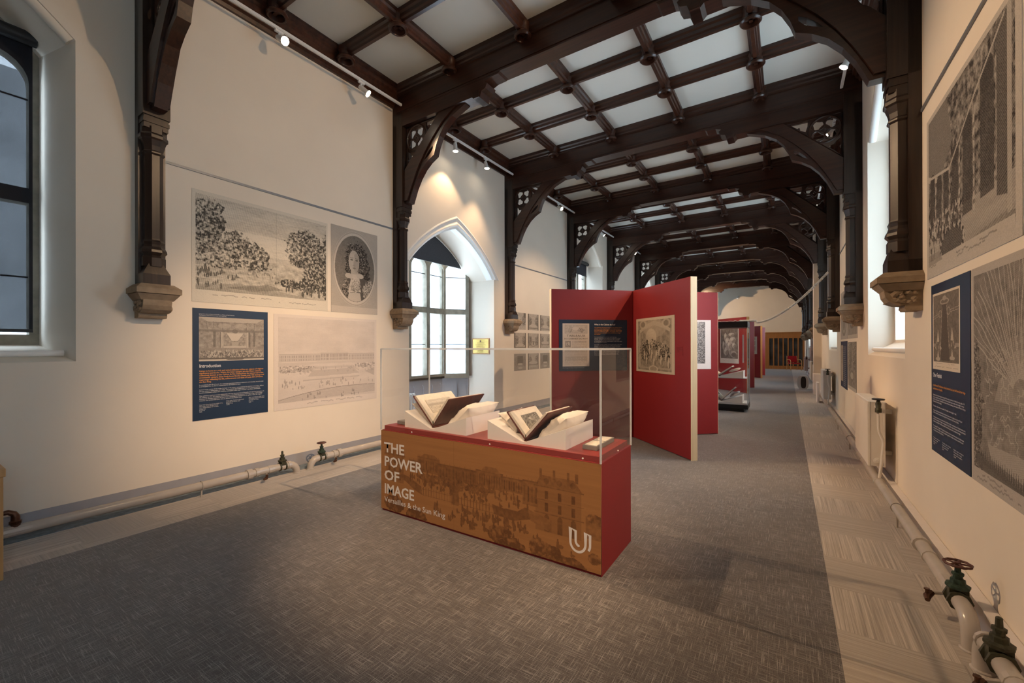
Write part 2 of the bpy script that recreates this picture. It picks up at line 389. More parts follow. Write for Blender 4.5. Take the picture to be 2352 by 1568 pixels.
# alcove bay window : three planes
AX, CX = -6.19, -6.62
def bayp(a, b, nl):
    a, b = Vector((*a, 0)), Vector((*b, 0)); U = (b-a).normalized(); N = Vector((U.y, -U.x, 0))
    L = (b-a).length; lw = (L-.07*2-.10*(nl-1))/nl/2
    cs = [.07+lw+(2*lw+.10)*i for i in range(nl)]
    outer = [(0, .86), (L, .86), (L, 4.0), (0, 4.0)]; H = []
    for q in cs: H.append(rectl(q, lw, .96, 2.30)); H.append(head(q, lw, 2.42, 3.46))
    return tracery_window(a, U, N, outer, H, [(q-lw, q+lw, z) for q in cs for z in (1.62, 3.14)], 'frost')
B0, B1, B2, B3 = (AX, yA0), (CX, yA0+.43), (CX, yA1-.43), (AX, yA1)
for a, b, nl in ((B0, B1, 1), (B1, B2, 3), (B2, B3, 1)): bayp(a, b, nl)
m = MB(); prof = [B0, B1, B2, B3]
for (a, b) in ((B0, B1), (B1, B2), (B2, B3)):
    m.add([(*a, 0), (*b, 0), (*b, .86), (*a, .86)], [(0, 1, 2, 3)])
struct('wall_bay', m, MT['grey'])
m = MB()   # panelling frames in front of the bay wall
for (a, b, np_) in ((B0, B1, 2), (B1, B2, 6), (B2, B3, 2)):
    a3, b3 = Vector((*a, 0)), Vector((*b, 0)); U = (b3-a3).normalized(); N = Vector((U.y, -U.x, 0)); L = (b3-a3).length; pw = L/np_
    hs = []
    for i in range(np_):
        x0, x1 = i*pw+.04, (i+1)*pw-.04; hs.append([(x0, .12), (x1, .12), (x1, .70), (x1-.03, .745), (x0+.03, .745), (x0, .70)])
    m.plate([(0, 0), (L, 0), (L, .86), (0, .86)], hs, a3+N*.002, U, (0, 0, 1), N, .02)
struct('trim_%d' % tn, m, MT['grey']); tn += 1
ii = .085
m = MB().prism([(AX+.12, yA0), (AX+.12, yA0+.02), (CX+.13, yA0+.47), (CX+.13, yA1-.47), (AX+.12, yA1), (AX-.02, yA1), (CX-.01, yA1-.43), (CX-.01, yA0+.43), (AX-.02, yA0)][::-1], 'Z', .86, .905)
struct('trim_%d' % tn, m, MT['white']); tn += 1
struct('ceiling_bay', MB().box(CX-.1, AX, yA0, yA1, 3.95, 4.0), MT['reveal'])
# alcove blind, window blinds
def blind_flat():
    o = arch(ALC[1]-.005, 3.05, 3.92, .11, 12, ALC[0]); cut = [p for p in o if p[1] > 3.34]
    hw = max(abs(p[0]-ALC[0]) for p in cut)+.06
    t = thing('window_blind', 'dark grey fabric blind filling the pointed head of the alcove arch', 'blind', (AX+.03, ALC[0], 3.33))
    MB().plate([(-hw, .01)]+[(hw, .01)]+[(p[0]-ALC[0], p[1]-3.33) for p in cut], [], (0, 0, 0), (0, 1, 0), (0, 0, 1), (1, 0, 0), .006).build('fabric', MT['blindd'], t)
    MB().box(-.002, .016, -hw, hw, -.012, .012).build('bottom_bar', MT['roller'], t)
blind_flat()
def roller(X, c, w, ztop, zbot, label):
    t = thing('roller_blind', label, 'blind', (X, c, ztop))
    MB().sweep([(0, -w, 0), (0, w, 0)], .062, 14).build('cassette', MT['roller'], t, True)
    MB().box(-.045, -.043, -w+.02, w-.02, zbot-ztop, 0).build('fabric', MT['screen'] if zbot < 3 else MT['blindd'], t)
    MB().box(-.053, -.035, -w+.02, w-.02, zbot-ztop-.02, zbot-ztop+.01).build('bottom_bar', MT['roller'], t)
roller(XL-.49, LW[0][0], .955, 4.47, 1.74, 'dark see-through roller blind drawn down over the nearest left window')
roller(XR+.44, RWN[4][0], 0.95, 4.47, 2.75, 'added unseen dark roller blind cutting daylight in the right window behind the camera')  # unseen blind added to reduce daylight on the left wall
roller(XL-.49, LW[1][0], .94, 4.47, 4.05, 'rolled-up dark blind at the top of the left window beyond the red boards')
# outside
struct('wall_courtyard', MB().box(-15, -14, -14, 30, -3, 7.6), MT['ext'])
# ------------------------------------------------------------------ far screen and door
m = MB().box(XL, XR, YE-.06, YE+.04, 2.20, 2.46); m.box(XL, XR, YE-.10, YE, 2.42, 2.47); m.box(XL, -1.20, YE-.02, YE+.05, 0, 2.2); m.box(.86, XR, YE-.05, YE+.05, 0, 2.2)
for x in (-1.42, -2.2, -3.3, -4.4): m.box(x-.05, x+.05, YE-.06, YE, 0, 2.2)
struct('trim_%d' % tn, m, MT['oakdoor']); tn += 1
d = MB(); d.box(-1.20, .86, YE-.05, YE+.02, 0, .22); d.box(-1.20, .86, YE-.05, YE+.02, 2.07, 2.2); gx = [-1.06+.275*i for i in range(8)]
d.box(-1.20, gx[0]+.03, YE-.05, YE+.02, .22, 2.07); d.box(gx[-1]-.03, .86+.001, YE-.05, YE+.02, .22, 2.07)
for g in gx[1:-1]: d.box(g-.035, g+.035, YE-.05, YE+.02, .22, 2.07)
dr = struct('door_1', d, MT['oakdoor'])
MB().box(-1.05, .85, YE+.0, YE+.01, .22, 2.07).build('glass', MT['dglass'], dr)
MB().sweep([(gx[4]-.03, YE-.09, .95), (gx[4]-.03, YE-.09, 1.2)], .012, 8).build('door_handle', MT['brass'], dr)
# ------------------------------------------------------------------ cornices and coffered ribs
def cornice(sd):
    X = XL if sd > 0 else XR; f = lambda o: X+sd*o
    prof = [(0, 5.50), (.035, 5.50), (.045, 5.54), (.075, 5.56), (.085, 5.60), (.115, 5.62), (.12, 5.68), (.15, 5.71), (.155, 5.76), (.185, 5.79), (.19, 5.82), (0, 5.82)]
    return MB().prism([(f(a), z) for a, z in prof], 'Y', YB, YE)
for sd in (1, -1): struct('trim_%d' % tn, cornice(sd), MT['darkr']); tn += 1
RIB = [(-.075, 5.82), (-.07, 5.775), (-.05, 5.755), (-.045, 5.715), (-.027, 5.70), (-.022, 5.668), (.022, 5.668), (.027, 5.70), (.045, 5.715), (.05, 5.755), (.07, 5.775), (.075, 5.82)]
CX4 = [-4.16, -2.895, -1.635, -.375]
bossprof = [(.085, .03), (.108, .02), (.108, -.01), (.094, -.03), (.092, -.09), (.106, -.10), (.124, -.118), (.124, -.135), (.106, -.152), (.090, -.150), (.080, -.12), (.072, -.07), (.01, -.065)]
boss_me = MB().lathe(bossprof, (0, 0, 0), 20).mesh('boss', MT['darkr'], True)
for n in range(-2, 10):
    y0 = Y0+n*BAY; ys, ye = y0+.24, min(y0+BAY, YE)
    if ye-ys < .2: continue
    m = MB()
    for x in CX4: m.prism([(x+a, z) for a, z in RIB], 'Y', ys, ye)
    rows = [y0+1.287, y0+2.253]
    for y in rows:
        if y < ye: m.prism([(y+a, z) for a, z in RIB], 'X', XL+.15, XR-.15)
    t = struct('trim_%d' % tn, m, MT['darkr']); tn += 1
    pts = [(x, y, 1) for x in CX4 for y in rows]+[(x, y, 1) for x in (XL+.23, XR-.23) for y in rows]+[(x, y, .9) for x in CX4 for y in (ys+.07, ye-.07)]
    if n < 0: pts = []
    for x, y, s in pts:
        if y > YE-.1: continue
        b = bpy.data.objects.new('boss', boss_me); COL.objects.link(b); b.parent = t; b.location = (x, y, CEIL-.05); b.scale = (s, s, 1.05)
# ------------------------------------------------------------------ trusses
def side(o, sd): return (o if sd > 0 else -o)
PW = .22
def truss_parts(sd):
    """returns list of (name, mesh) for the wall side sd, local X=0 at the wall face, local Y=0 at the near face"""
    out = []; c = PW/2; S = lambda o: o*sd
    m = MB(); x0, x1 = sorted((S(0), S(.085))); m.box(x0, x1, 0, PW, 2.20, 5.20)            # back board
    x0, x1 = sorted((S(.0), S(.22))); m.box(x0, x1, 0, PW, 3.86, 5.38)
    # chamfered stop under the square post
    m.box(*sorted((S(0), S(.205))), .012, PW-.012, 3.74, 3.86); m.box(*sorted((S(0), S(.215))), .005, PW-.005, 3.79, 3.83)
    m.box(*sorted((S(0), S(.22))), 0, PW, 2.20, 2.30)
    # pyramid stop of the base
    for (ax, ay) in ((0, 0), (0, PW)): pass
    m.add([(S(.22), 0, 2.30), (S(.22), PW, 2.30), (S(0), PW, 2.30), (S(0), 0, 2.30), (S(.19), .055, 2.41), (S(.19), PW-.055, 2.41), (S(0), PW-.0, 2.44), (S(0), 0, 2.44)],
          [(0, 1, 5, 4), (1, 2, 6, 5), (3, 0, 4, 7), (4, 5, 6, 7)])
    post = ('wall_post', m, 'darkz', False); out.append(post)
    m = MB()
    m.lathe([(.100, 2.38), (.100, 2.465), (.088, 2.49), (.112, 2.52), (.108, 2.545), (.092, 2.575), (.085, 2.60), (.093, 2.625), (.083, 2.645), (.080, 2.66), (.080, 3.49),
             (.094, 3.505), (.094, 3.52), (.080, 3.535), (.088, 3.58), (.106, 3.635), (.120, 3.65), (.120, 3.68), (.110, 3.70), (.110, 3.76)], (S(.115), c, 0), 8, rot=R(22.5))
    out.append(('shaft', m, 'darkz', False))
    # curved brace: main band + cusped plate
    up_ = [(.215, 4.42), (1.03, 5.2)]
    main = [(.215, 3.95), (.30, 3.95), (.36, 4.08), (.45, 4.26), (.56, 4.45), (.70, 4.64), (.86, 4.82), (1.04, 4.99), (1.24, 5.12), (1.42, 5.19), (1.42, 5.2)]+up_[::-1]
    # remove duplicates and close
    m = MB(); m.plate([(S(a), z) for a, z in main], [], (0, .03, 0), (1, 0, 0), (0, 0, 1), (0, 1, 0), .16)
    cusp = [(.215, 3.91), (.33, 3.91), (.42, 4.12), (.51, 4.27), (.62, 4.40), (.74, 4.49), (.87, 4.555), (.91, 4.68), (.98, 4.82), (1.08, 4.94), (1.24, 5.05), (1.50, 5.15), (1.50, 5.19),
            (1.2, 5.13), (1.0, 4.98), (.80, 4.79), (.60, 4.54), (.40, 4.22), (.215, 4.0)]
    hole = [(.655, 4.52), (.74, 4.56), (.80, 4.60), (.845, 4.655), (.85, 4.70), (.78, 4.66), (.71, 4.59)]
    m.plate([(S(a), z) for a, z in cusp], [[(S(a), z) for a, z in hole]], (0, .055, 0), (1, 0, 0), (0, 0, 1), (0, 1, 0), .11)
    # raised fillet along the upper edge
    a, b = Vector((.22, 4.42)), Vector((1.03, 5.2)); m.sweep([(S(a.x), c, a.y), (S(b.x), c, b.y)], .05, 4)
    out.append(('curved_brace', m, 'dark', False))
    # pierced spandrel
    tri = [(.21, 4.42), (1.00, 5.17), (.21, 5.17)]
    def trefoil(cx, cz, r, rot):
        p = []
        for k in range(3):
            a0 = rot+k*2*math.pi/3; lx, lz = cx+r*.52*math.cos(a0), cz+r*.52*math.sin(a0)
            for j in range(-3, 4): a = a0+j*R(30); p.append((lx+r*.44*math.cos(a), lz+r*.44*math.sin(a)))
        return p
    C = (.445, 4.945); q = .088
    holes = [trefoil(C[0]+dx*q, C[1]+dz*q, .084, math.atan2(dz, dx)) for dx, dz in ((1, 1), (-1, 1), (-1, -1), (1, -1))]
    holes += [[(.245, 4.77), (.245, 4.67), (.265, 4.64), (.245, 4.60), (.245, 4.50), (.30, 4.565), (.33, 4.60), (.37, 4.63), (.40, 4.68), (.33, 4.69), (.31, 4.73)], [(.66, 5.14), (.665, 5.05), (.69, 4.97), (.76, 5.01), (.77, 5.06), (.80, 5.05), (.88, 5.12), (.88, 5.14), (.78, 5.125)]]
    holes += [[(C[0]-.012, C[1]), (C[0], C[1]-.012), (C[0]+.012, C[1]), (C[0], C[1]+.012)]]
    m = MB(); m.plate([(S(a), z) for a, z in tri], [[(S(a), z) for a, z in h] for h in holes], (0, c-.012, 0), (1, 0, 0), (0, 0, 1), (0, 1, 0), .024)
    circ = lambda cx, cz, r, n=24: [(S(cx+r*math.cos(2*math.pi*k/n)), c, cz+r*math.sin(2*math.pi*k/n)) for k in range(n)]
    m.sweep(circ(C[0], C[1], .206), .024, 8, closed=True)
    for dx, dz in ((1, 1), (-1, 1), (-1, -1), (1, -1)): m.sweep(circ(C[0]+dx*q, C[1]+dz*q, .089, 18), .017, 6, closed=True)
    m.sweep([(S(.235), c, 4.46), (S(.235), c, 5.15)], .022, 4); m.sweep([(S(.24), c, 5.15), (S(.98), c, 5.15)], .018, 4)
    out.append(('pierced_spandrel', m, 'dark', True))
    # bolster under the tie beam
    pr = [(0, 5.16), (1.66, 5.16), (1.70, 5.12), (1.80, 5.12), (1.83, 5.20), (1.90, 5.22), (1.93, 5.28), (1.89, 5.31), (1.98, 5.34), (2.12, 5.345), (2.16, 5.38), (0, 5.38)]
    m = MB(); m.plate([(S(a), z) for a, z in pr], [], (0, .005, 0), (1, 0, 0), (0, 0, 1), (0, 1, 0), .21)
    m.box(*sorted((S(1.70), S(1.80))), -.015, .235, 5.12, 5.22)
    out.append(('carved_bolster', m, 'dark', False))
    # stone corbel
    m = MB(); sx = lambda o: S(o)
    def slab(o1, ya, yb, z0, z1, o1b=None, ins=0):
        o1b = o1 if o1b is None else o1b
        m.add([(sx(0), ya+ins, z0), (sx(o1b), ya+ins, z0), (sx(o1b), yb-ins, z0), (sx(0), yb-ins, z0), (sx(0), ya, z1), (sx(o1), ya, z1), (sx(o1), yb, z1), (sx(0), yb, z1)],
              [(0, 3, 2, 1), (4, 5, 6, 7), (0, 1, 5, 4), (1, 2, 6, 5), (2, 3, 7, 6), (3, 0, 4, 7)])
    slab(.26, -.035, PW+.035, 2.155, 2.20)
    m.v[-4:] = [(sx(0), -.02, 2.20), (sx(.245), -.02, 2.20), (sx(.245), PW+.02, 2.20), (sx(0), PW+.02, 2.20)]; m.v[-8:-4] = [(sx(0), -.07, 2.155), (sx(.30), -.07, 2.155), (sx(.30), PW+.07, 2.155), (sx(0), PW+.07, 2.155)]
    slab(.30, -.07, PW+.07, 2.105, 2.155); slab(.29, -.06, PW+.06, 2.04, 2.10, .24, .04)
    scroll = [(0, 1.87), (.10, 1.87), (.115, 1.89), (.11, 1.915), (.16, 1.92), (.21, 1.95), (.235, 1.99), (.245, 2.045), (0, 2.045)]
    m.plate([(S(a), z) for a, z in scroll], [], (0, -.005, 0), (1, 0, 0), (0, 0, 1), (0, 1, 0), PW+.01)
    rnd = random.Random(5)
    for ysd in (-.008, PW+.008):
        for k in range(15):
            o_ = rnd.uniform(.05, .19); z_ = rnd.uniform(1.925+max(0, o_-.12)*.5, 2.03); m.blob((S(o_), ysd, z_), (.028, .020, .022), k, .6, 1)
    out.append(('stone_corbel', m, 'stone', False))
    return out
beam = MB().box(XL-XL, XR-XL, 0, .24, 5.37, CEIL)
for y, sg in ((0, -1), (.24, 1)):
    pr = [(y, 5.66), (y+sg*.02, 5.665), (y+sg*.025, 5.69), (y+sg*.04, 5.705), (y+sg*.045, 5.74), (y+sg*.065, 5.765), (y+sg*.07, 5.82), (y, 5.82)]
    beam.prism(pr, 'X', .1, XR-XL-.1)
beam.box(.1, XR-XL-.1, -.012, .252, 5.40, 5.43)
beam_me = beam.mesh('tie_beam', MT['dark'])
PARTS = {sd: [(nm, m.mesh(nm, MT[mt], sm), mt) for nm, m, mt, sm in truss_parts(sd)] for sd in (1, -1)}
ordn = ['nearest', 'second', 'third', 'fourth', 'fifth', 'sixth', 'seventh', 'eighth', 'ninth', 'tenth']
tl = ['dark oak roof truss nearest the camera, its left post beside the landscape engraving',
      'dark oak roof truss between the portrait engraving and the pointed alcove',
      'dark oak roof truss beyond the pointed alcove, above the small garden engravings',
      'fourth dark oak roof truss, its left post above the end of the red board',
      'fifth dark oak roof truss along, just past the left window with the rolled-up blind',
      'sixth dark oak roof truss from the camera, high above the second red board group',
      'seventh dark oak roof truss from the camera along the gallery',
      'eighth dark oak roof truss from the camera, third from the far end',
      'ninth dark oak roof truss, last but one before the far wall',
      'dark oak roof truss farthest away, closest to the far white wall']
for n in range(10):
    t = thing('roof_truss', tl[n], 'roof truss', (XL, Y0+n*BAY, 0), group='oak roof trusses along the gallery')
    b = bpy.data.objects.new('tie_beam', beam_me); COL.objects.link(b); b.parent = t
    for sd in (1, -1):
        if sd < 0 and n == 0: pass
        for nm, me, mt in PARTS[sd]:
            o = bpy.data.objects.new(nm, me); COL.objects.link(o); o.parent = t
            if sd < 0: o.location = (XR-XL, 0, 0)
            if nm == 'stone_corbel': o['label'] = 'carved sandstone corbel with leaves under the post'
# ------------------------------------------------------------------ rails, skirting, pier
def rail(X, y0, y1, lab):
    m = MB().box(*sorted((X, X+(.012 if X < 0 else -.012))), y0, y1, 3.505, 3.53)
    tag(m.build('picture_rail', MT['line']), lab, 'picture rail', 'thin picture rails')
rail(XL, 1.72, 4.78, 'thin grey picture rail above the landscape and portrait engravings')
rail(XL, 8.32, 11.38, 'thin grey picture rail on the left wall above the small garden engravings')
rail(XR, 1.72, 4.78, 'thin grey picture rail on the right wall above the arcaded courtyard engraving')
rail(XR, 8.32, 11.38, 'thin grey picture rail on the right wall between second and third right posts')
struct('baseboard_left', MB().box(XL, XL+.006, YB, yA0, 0, .165).box(XL, XL+.006, yA1, YE, 0, .165), MT['skirtL'])
struct('baseboard_right', MB().box(XR-.062, XR-.003, YB, 17.2, .03, .152).box(XR-.062, XR-.003, 17.8, YE, .03, .152), MT['skirtR'])
struct('trim_%d' % tn, MB().box(XL, -5.24, YB, yA0, 0, .004).box(XL, -5.24, yA1, YE, 0, .004), MT['strip']); tn += 1
struct('wall_pier', MB().box(.735, XR+.01, 17.25, 17.8, 0, CEIL), MT['wall'])
tag(MB().box(.70, .90, 16.75, 17.24, 0, .66).build('pipe_casing', MT['skirtR'], bevel=.005), 'grey boxed pipe casing at the foot of the cream wall pier', 'casing')
tag(MB().box(.68, .735, 14.35, 14.8, 0, .55).build('cover_board', MT['skirtR'], bevel=.004), 'low pale cover board standing beyond the second radiator on the right', 'board')
# ------------------------------------------------------------------ track lights
def track(X, y0, y1, lab):
    z = 5.44; m = MB().box(X-.018, X+.018, y0, y1, z, z+.03).box(X-.01, X+.01, y0, y1, z-.004, z)
    tag(m.build('lighting_track', MT['white']), lab, 'lighting track', 'white lighting tracks under the cornices')
    for yy in (y0+.3, (y0+y1)/2, y1-.3): pass
def spot(loc, aim, lab, power=1.0, ang=58, blend=.6, col=(1, .66, .38), vis=True):
    X, Y, Z = loc; t = thing('spotlight', lab, 'spotlight', (X, Y, Z), group='track spotlights')
    d = (Vector(aim)-Vector(loc)).normalized(); e = Vector((0, 0, 0))
    MB().box(-.015, .015, -.05, .05, 0, .028).build('adapter', MT['white'], t)
    MB().sweep([(0, 0, 0), (0, 0, -.05), tuple(Vector((0, 0, -.05))+d*.03)], .012, 8).build('stem', MT['white'], t, True)
    c0 = Vector((0, 0, -.06)); MB().lathe([(.028, -.03), (.035, 0), (.038, .09), (.052, .13), (.05, .132), (.046, .12), (.02, .118)], c0, 16, d).build('housing', MT['white'], t, True)
    MB().lathe([(.0455, .121), (.0455, .124)], c0, 16, d).build('lens', MT['lamp'], t)
    l = bpy.data.lights.new('spot_lamp', 'SPOT'); l.energy = SPOT_W*power; l.color = col; l.spot_size = R(ang); l.spot_blend = blend; l.shadow_soft_size = .045
    lo = bpy.data.objects.new('spot_lamp', l); COL.objects.link(lo); lo.parent = t; lo.location = c0+d*.135; lo.rotation_euler = d.to_track_quat('-Z', 'Y').to_euler()
for n, lab in ((8, 'white lighting track far along the left cornice near the far wall'), (4, 'white lighting track on the left beyond the fifth truss'), (0, 'white lighting track above the landscape engraving'), (1, 'white lighting track above the pointed alcove'), (2, 'white lighting track above the small garden engravings'), (3, 'white lighting track above the left window with the rolled-up blind')):
    track(XL+.27, Y0+n*BAY+.28, Y0+(n+1)*BAY-.06, lab)
for n, lab in ((6, 'white lighting track on the right level with the last red screen'), (2, 'white lighting track on the right between second and third trusses'), (5, 'white lighting track far along the right cornice'), (0, 'white lighting track above the right-hand arcade engraving'), (1, 'white lighting track above the nearest right window'), (3, 'white lighting track above the second right window')):
    track(XR-.25, Y0+n*BAY+.28, Y0+(n+1)*BAY-.06, lab)
TZ = 5.406
LT, RT = XL+.27, XR-.25
spot((LT, 2.78, TZ), (.94, 3.6, 1.3), 'glowing spotlight, upper of the two above the landscape engraving', 1.35)
spot((LT, 3.97, TZ), (-1.65, 6.7, 1.5), 'glowing spotlight above the portrait engraving, nearer the second truss', 1.0, 42)
spot((LT, 6.05, TZ), (-4.75, 5.9, 0), 'glowing spotlight, left of the pair above the pointed alcove', .13, 92, .3)
spot((LT, 7.0, TZ), (-3.6, 6.7, 0), 'glowing spotlight, right of the pair above the pointed alcove', .30, 88, .5)
spot((LT, 10.3, TZ), (.9, 9.6, 1.2), 'glowing spotlight above the small garden engravings on the left wall', .8)
spot((LT, 13.45, TZ), (-1.0, 15.0, 1.0), 'glowing spotlight above the left window with the rolled-up blind', .8)
spot((LT, 16.9, TZ), (.9, 17.5, 1.0), 'glowing spotlight on the left beyond the fifth truss', .8)
spot((RT, 3.0, TZ), (XL, 3.2, 1.0), 'spotlight on the right cornice facing the palace engraving', 2.5, 37, 1)
spot((RT, 3.9, TZ), (XL, 3.0, 4.6), 'spotlight on the right cornice facing the upper left wall', .40, 70, 1)
spot((RT, 1.9, TZ), (-2.0, 3.0, .8), 'spotlight on the right cornice closest to the camera, facing the display case', .8, 36)
spot((RT, 7.05, TZ), (-1.6, 6.8, 1.2), 'glowing spotlight over the nearest right window, framed by the near brace', 1.0, 60)
spot((RT, 9.2, TZ), (XL, 9.6, 1.5), 'spotlight on the right cornice between second and third trusses facing the garden engravings', 1.3, 45)
spot((RT, 13.5, TZ), (-2.3, 12.5, 1.0), 'glowing spotlight over the second right window, seen through the tracery', .9)
spot((LT, 29.0, TZ), (-2.0, 33.6, 2.6), 'distant added spotlight high on the left cornice brightening the far wall', .8, 84)  # extra lamp added to brighten the far wall
spot((RT, 23.6, TZ), (-2.5, 24.0, 0.5), 'distant added spotlight high on the right cornice brightening the last red screen', 1.0, 70)  # invented lamp, warms the dim far end of the gallery
spot((RT, 20.1, TZ), (-3, 20, 1.0), 'glowing spotlight far along the right cornice', .9)
spot((LT, .2, TZ), (-2.0, 2.8, .4), 'spotlight above the nearest left window, behind the first truss', .8, 34)
spot((RT, -.9, TZ), (-2.0, 2.8, .7), 'added unseen spotlight on the right cornice behind the camera, brightening the display case', 1.3, 34)  # unseen lamp added to lift the case front and foam cradles
track(XR-.25, Y0-BAY+.28, Y0-.06, 'white lighting track above the right window behind the camera')
# daylight: the window openings are light portals to the overcast sky
def portal(X, y, w, z0, z1, rz, power=0):
    l = bpy.data.lights.new('daylight_portal', 'AREA'); l.shape = 'RECTANGLE'; l.size = w; l.size_y = z1-z0
    l.cycles.is_portal = True
    o = bpy.data.objects.new('daylight_portal', l); COL.objects.link(o); o.location = (X, y, (z0+z1)/2)
    o.rotation_euler = (R(90), 0, rz)
for c, w in LW: portal(XL+depL-.08, c, 2*w, SILL+.1, ZA, R(-90))
for c, w in RWN[:5]: portal(XR+.74, c, 2*w, SILL+.1, ZA, R(90))
portal(CX-.05, ALC[0], 2*ALC[1], .86, 3.5, R(-90))
# ================================================================== printed pictures
class Img:
    """a small drawing surface: ink 0 (paper) .. 1 (black), x to the right and y down, both 0..1"""
    def __init__(s, w, h, nx, seed=1, ink=0.0):
        s.w, s.h = w, h; s.nx = nx; s.ny = max(8, int(nx*h/w)); s.rs = np.random.RandomState(seed)
        s.x, s.y = np.meshgrid((np.arange(s.nx)+.5)/s.nx, (np.arange(s.ny)+.5)/s.ny); s.a = np.full((s.ny, s.nx), float(ink)); s.k = h/w
    def vn(s, fx, fy):
        g = s.rs.rand(int(fy)+3, int(fx)+3); X, Y = s.x*fx, s.y*fy; i, j = X.astype(int), Y.astype(int); u, v = X-i, Y-j
        u, v = u*u*(3-2*u), v*v*(3-2*v)
        return g[j, i]*(1-u)*(1-v)+g[j, i+1]*u*(1-v)+g[j+1, i]*(1-u)*v+g[j+1, i+1]*u*v
    def fbm(s, f, o=4, ax=1, ay=1):
        t = 0; a = 1; n = 0
        for i in range(o): t = t+a*s.vn(f*ax*2**i, f*ay*s.k*2**i); n += a; a *= .6
        return t/n
    def put(s, m, v, al=1.0): m = np.clip(m, 0, 1)*al; s.a = s.a*(1-m)+v*m
    def rect(s, x0, y0, x1, y1, v, al=1): s.put(((s.x > x0) & (s.x < x1) & (s.y > y0) & (s.y < y1)).astype(float), v, al)
    def ell(s, cx, cy, rx, ry, v, al=1, r0=0): d = ((s.x-cx)/rx)**2+((s.y-cy)/ry)**2; s.put(((d < 1) & (d >= r0)).astype(float), v, al)
    def poly(s, pts, v, al=1):
        ins = np.zeros(s.x.shape, bool)
        for (x1, y1), (x2, y2) in zip(pts, pts[1:]+pts[:1]):
            if y1 == y2: continue
            c = ((y1 > s.y) != (y2 > s.y)) & (s.x < (x2-x1)*(s.y-y1)/(y2-y1)+x1); ins ^= c
        s.put(ins.astype(float), v, al)
    def line(s, x0, y0, x1, y1, t, v, al=1):
        dx, dy = x1-x0, (y1-y0)*s.k; L = math.hypot(dx, dy) or 1e-6; px, py = s.x-x0, (s.y-y0)*s.k
        u = np.clip((px*dx+py*dy)/L/L, 0, 1); d = np.hypot(px-u*dx, py-u*dy); s.put((d < t).astype(float), v, al)
    def tree(s, cx, cy, rx, ry, d=.7, trunk=None):
        if trunk: s.line(cx, cy, cx+trunk[0], trunk[1], .004+rx*.05, .75, .9)
        n = s.fbm(22); e = ((s.x-cx)/rx)**2+((s.y-cy)/ry)**2+(n-.5)*2.0; f = s.fbm(80, 3); l = ((s.x-cx)/rx+(s.y-cy)/ry)*.12
        s.put((e < 1).astype(float), np.clip(d+l+(f-.5)*1.9, .08, .95), .92)
    def folk(s, x0, x1, y0, y1, n, sz=.012, v=.75):
        for i in range(n):
            x, y = s.rs.uniform(x0, x1), s.rs.uniform(y0, y1); z = sz*s.rs.uniform(.6, 1.2)
            s.ell(x, y, z*.35, z/s.k, v); s.ell(x, y-z/s.k, z*.22, z*.25/s.k, v)
            if s.rs.rand() < .4: s.ell(x+z*.5, y+z*.3/s.k, z*.9, z*.45/s.k, v*.9)
    def script(s, x0, x1, y, n, hh=.008, v=.45):
        ph = s.x*s.nx/3.3; w = s.vn(s.nx/6, 3)
        s.put(((abs(s.y-y-(w-.5)*hh) < hh*.32) & (s.x > x0) & (s.x < x1) & (s.vn(s.nx/9, 2) > .32)).astype(float), v)
    def hatch(s, f, amt, ang=0):
        c = math.cos(ang)*s.x+math.sin(ang)*s.y*s.k; s.a = np.clip(s.a+amt*np.sin(c*f*6.283+s.fbm(5)*5), 0, 1)
    def grain(s, amt=.12): s.a = np.clip(s.a+(s.rs.rand(*s.a.shape)-.5)*amt, 0, 1)
    def rgb(s, paper=(.60, .56, .50), ink=(.045, .040, .038)):
        a = np.clip(s.a, 0, 1)[..., None]; return np.array(paper)*(1-a)+np.array(ink)*a
def print_mesh(name, w, h, rgb, mat, t=.004):
    """thin sheet in local XZ, seen from -Y; the picture is carried by a colour attribute"""
    ny, nx, _ = rgb.shape
    gx, gz = np.meshgrid(np.linspace(0, w, nx+1), np.linspace(h, 0, ny+1)); N = (nx+1)*(ny+1)
    co = np.zeros((N+8, 3)); co[:N, 0] = gx.ravel(); co[:N, 2] = gz.ravel(); co[:N, 1] = -t
    co[N:] = [(0, -t*.9, 0), (w, -t*.9, 0), (w, 0, 0), (0, 0, 0), (0, -t*.9, h), (w, -t*.9, h), (w, 0, h), (0, 0, h)]
    i = np.arange(nx)[None, :]+(nx+1)*np.arange(ny)[:, None]
    q = np.stack([i+nx+1, i+nx+2, i+1, i], -1).reshape(-1, 4)
    bx = np.array([(0, 3, 2, 1), (4, 5, 6, 7), (1, 2, 6, 5), (2, 3, 7, 6), (3, 0, 4, 7)])+N
    q = np.concatenate([q, bx]); me = bpy.data.meshes.new(name); nf = len(q)
    me.vertices.add(N+8); me.vertices.foreach_set('co', co.ravel()); me.loops.add(nf*4); me.loops.foreach_set('vertex_index', q.ravel().astype(np.int32))
    me.polygons.add(nf); me.polygons.foreach_set('loop_start', np.arange(nf, dtype=np.int32)*4)
    try: me.polygons.foreach_set('loop_total', np.full(nf, 4, np.int32))
    except Exception: pass
    a = me.color_attributes.new('ink', 'FLOAT_COLOR', 'CORNER'); col = np.ones((nf*4, 4)); col[:nx*ny*4, :3] = np.repeat(rgb.reshape(-1, 3), 4, 0); col[nx*ny*4:, :3] = rgb[0].mean(0)
    a.data.foreach_set('color', col.ravel()); me.materials.append(mat); me.update(calc_edges=True); me.validate(); return me
FR = {}
def frame(P, U):
    """a Matrix whose local X runs along U (to the viewer's right), Z up and -Y towards the viewer"""
    U = Vector(U).normalized(); Z = Vector((0, 0, 1)); Y = Z.cross(U); M_ = Matrix((U, Y, Z)).transposed().to_4x4(); M_.translation = Vector(P); return M_
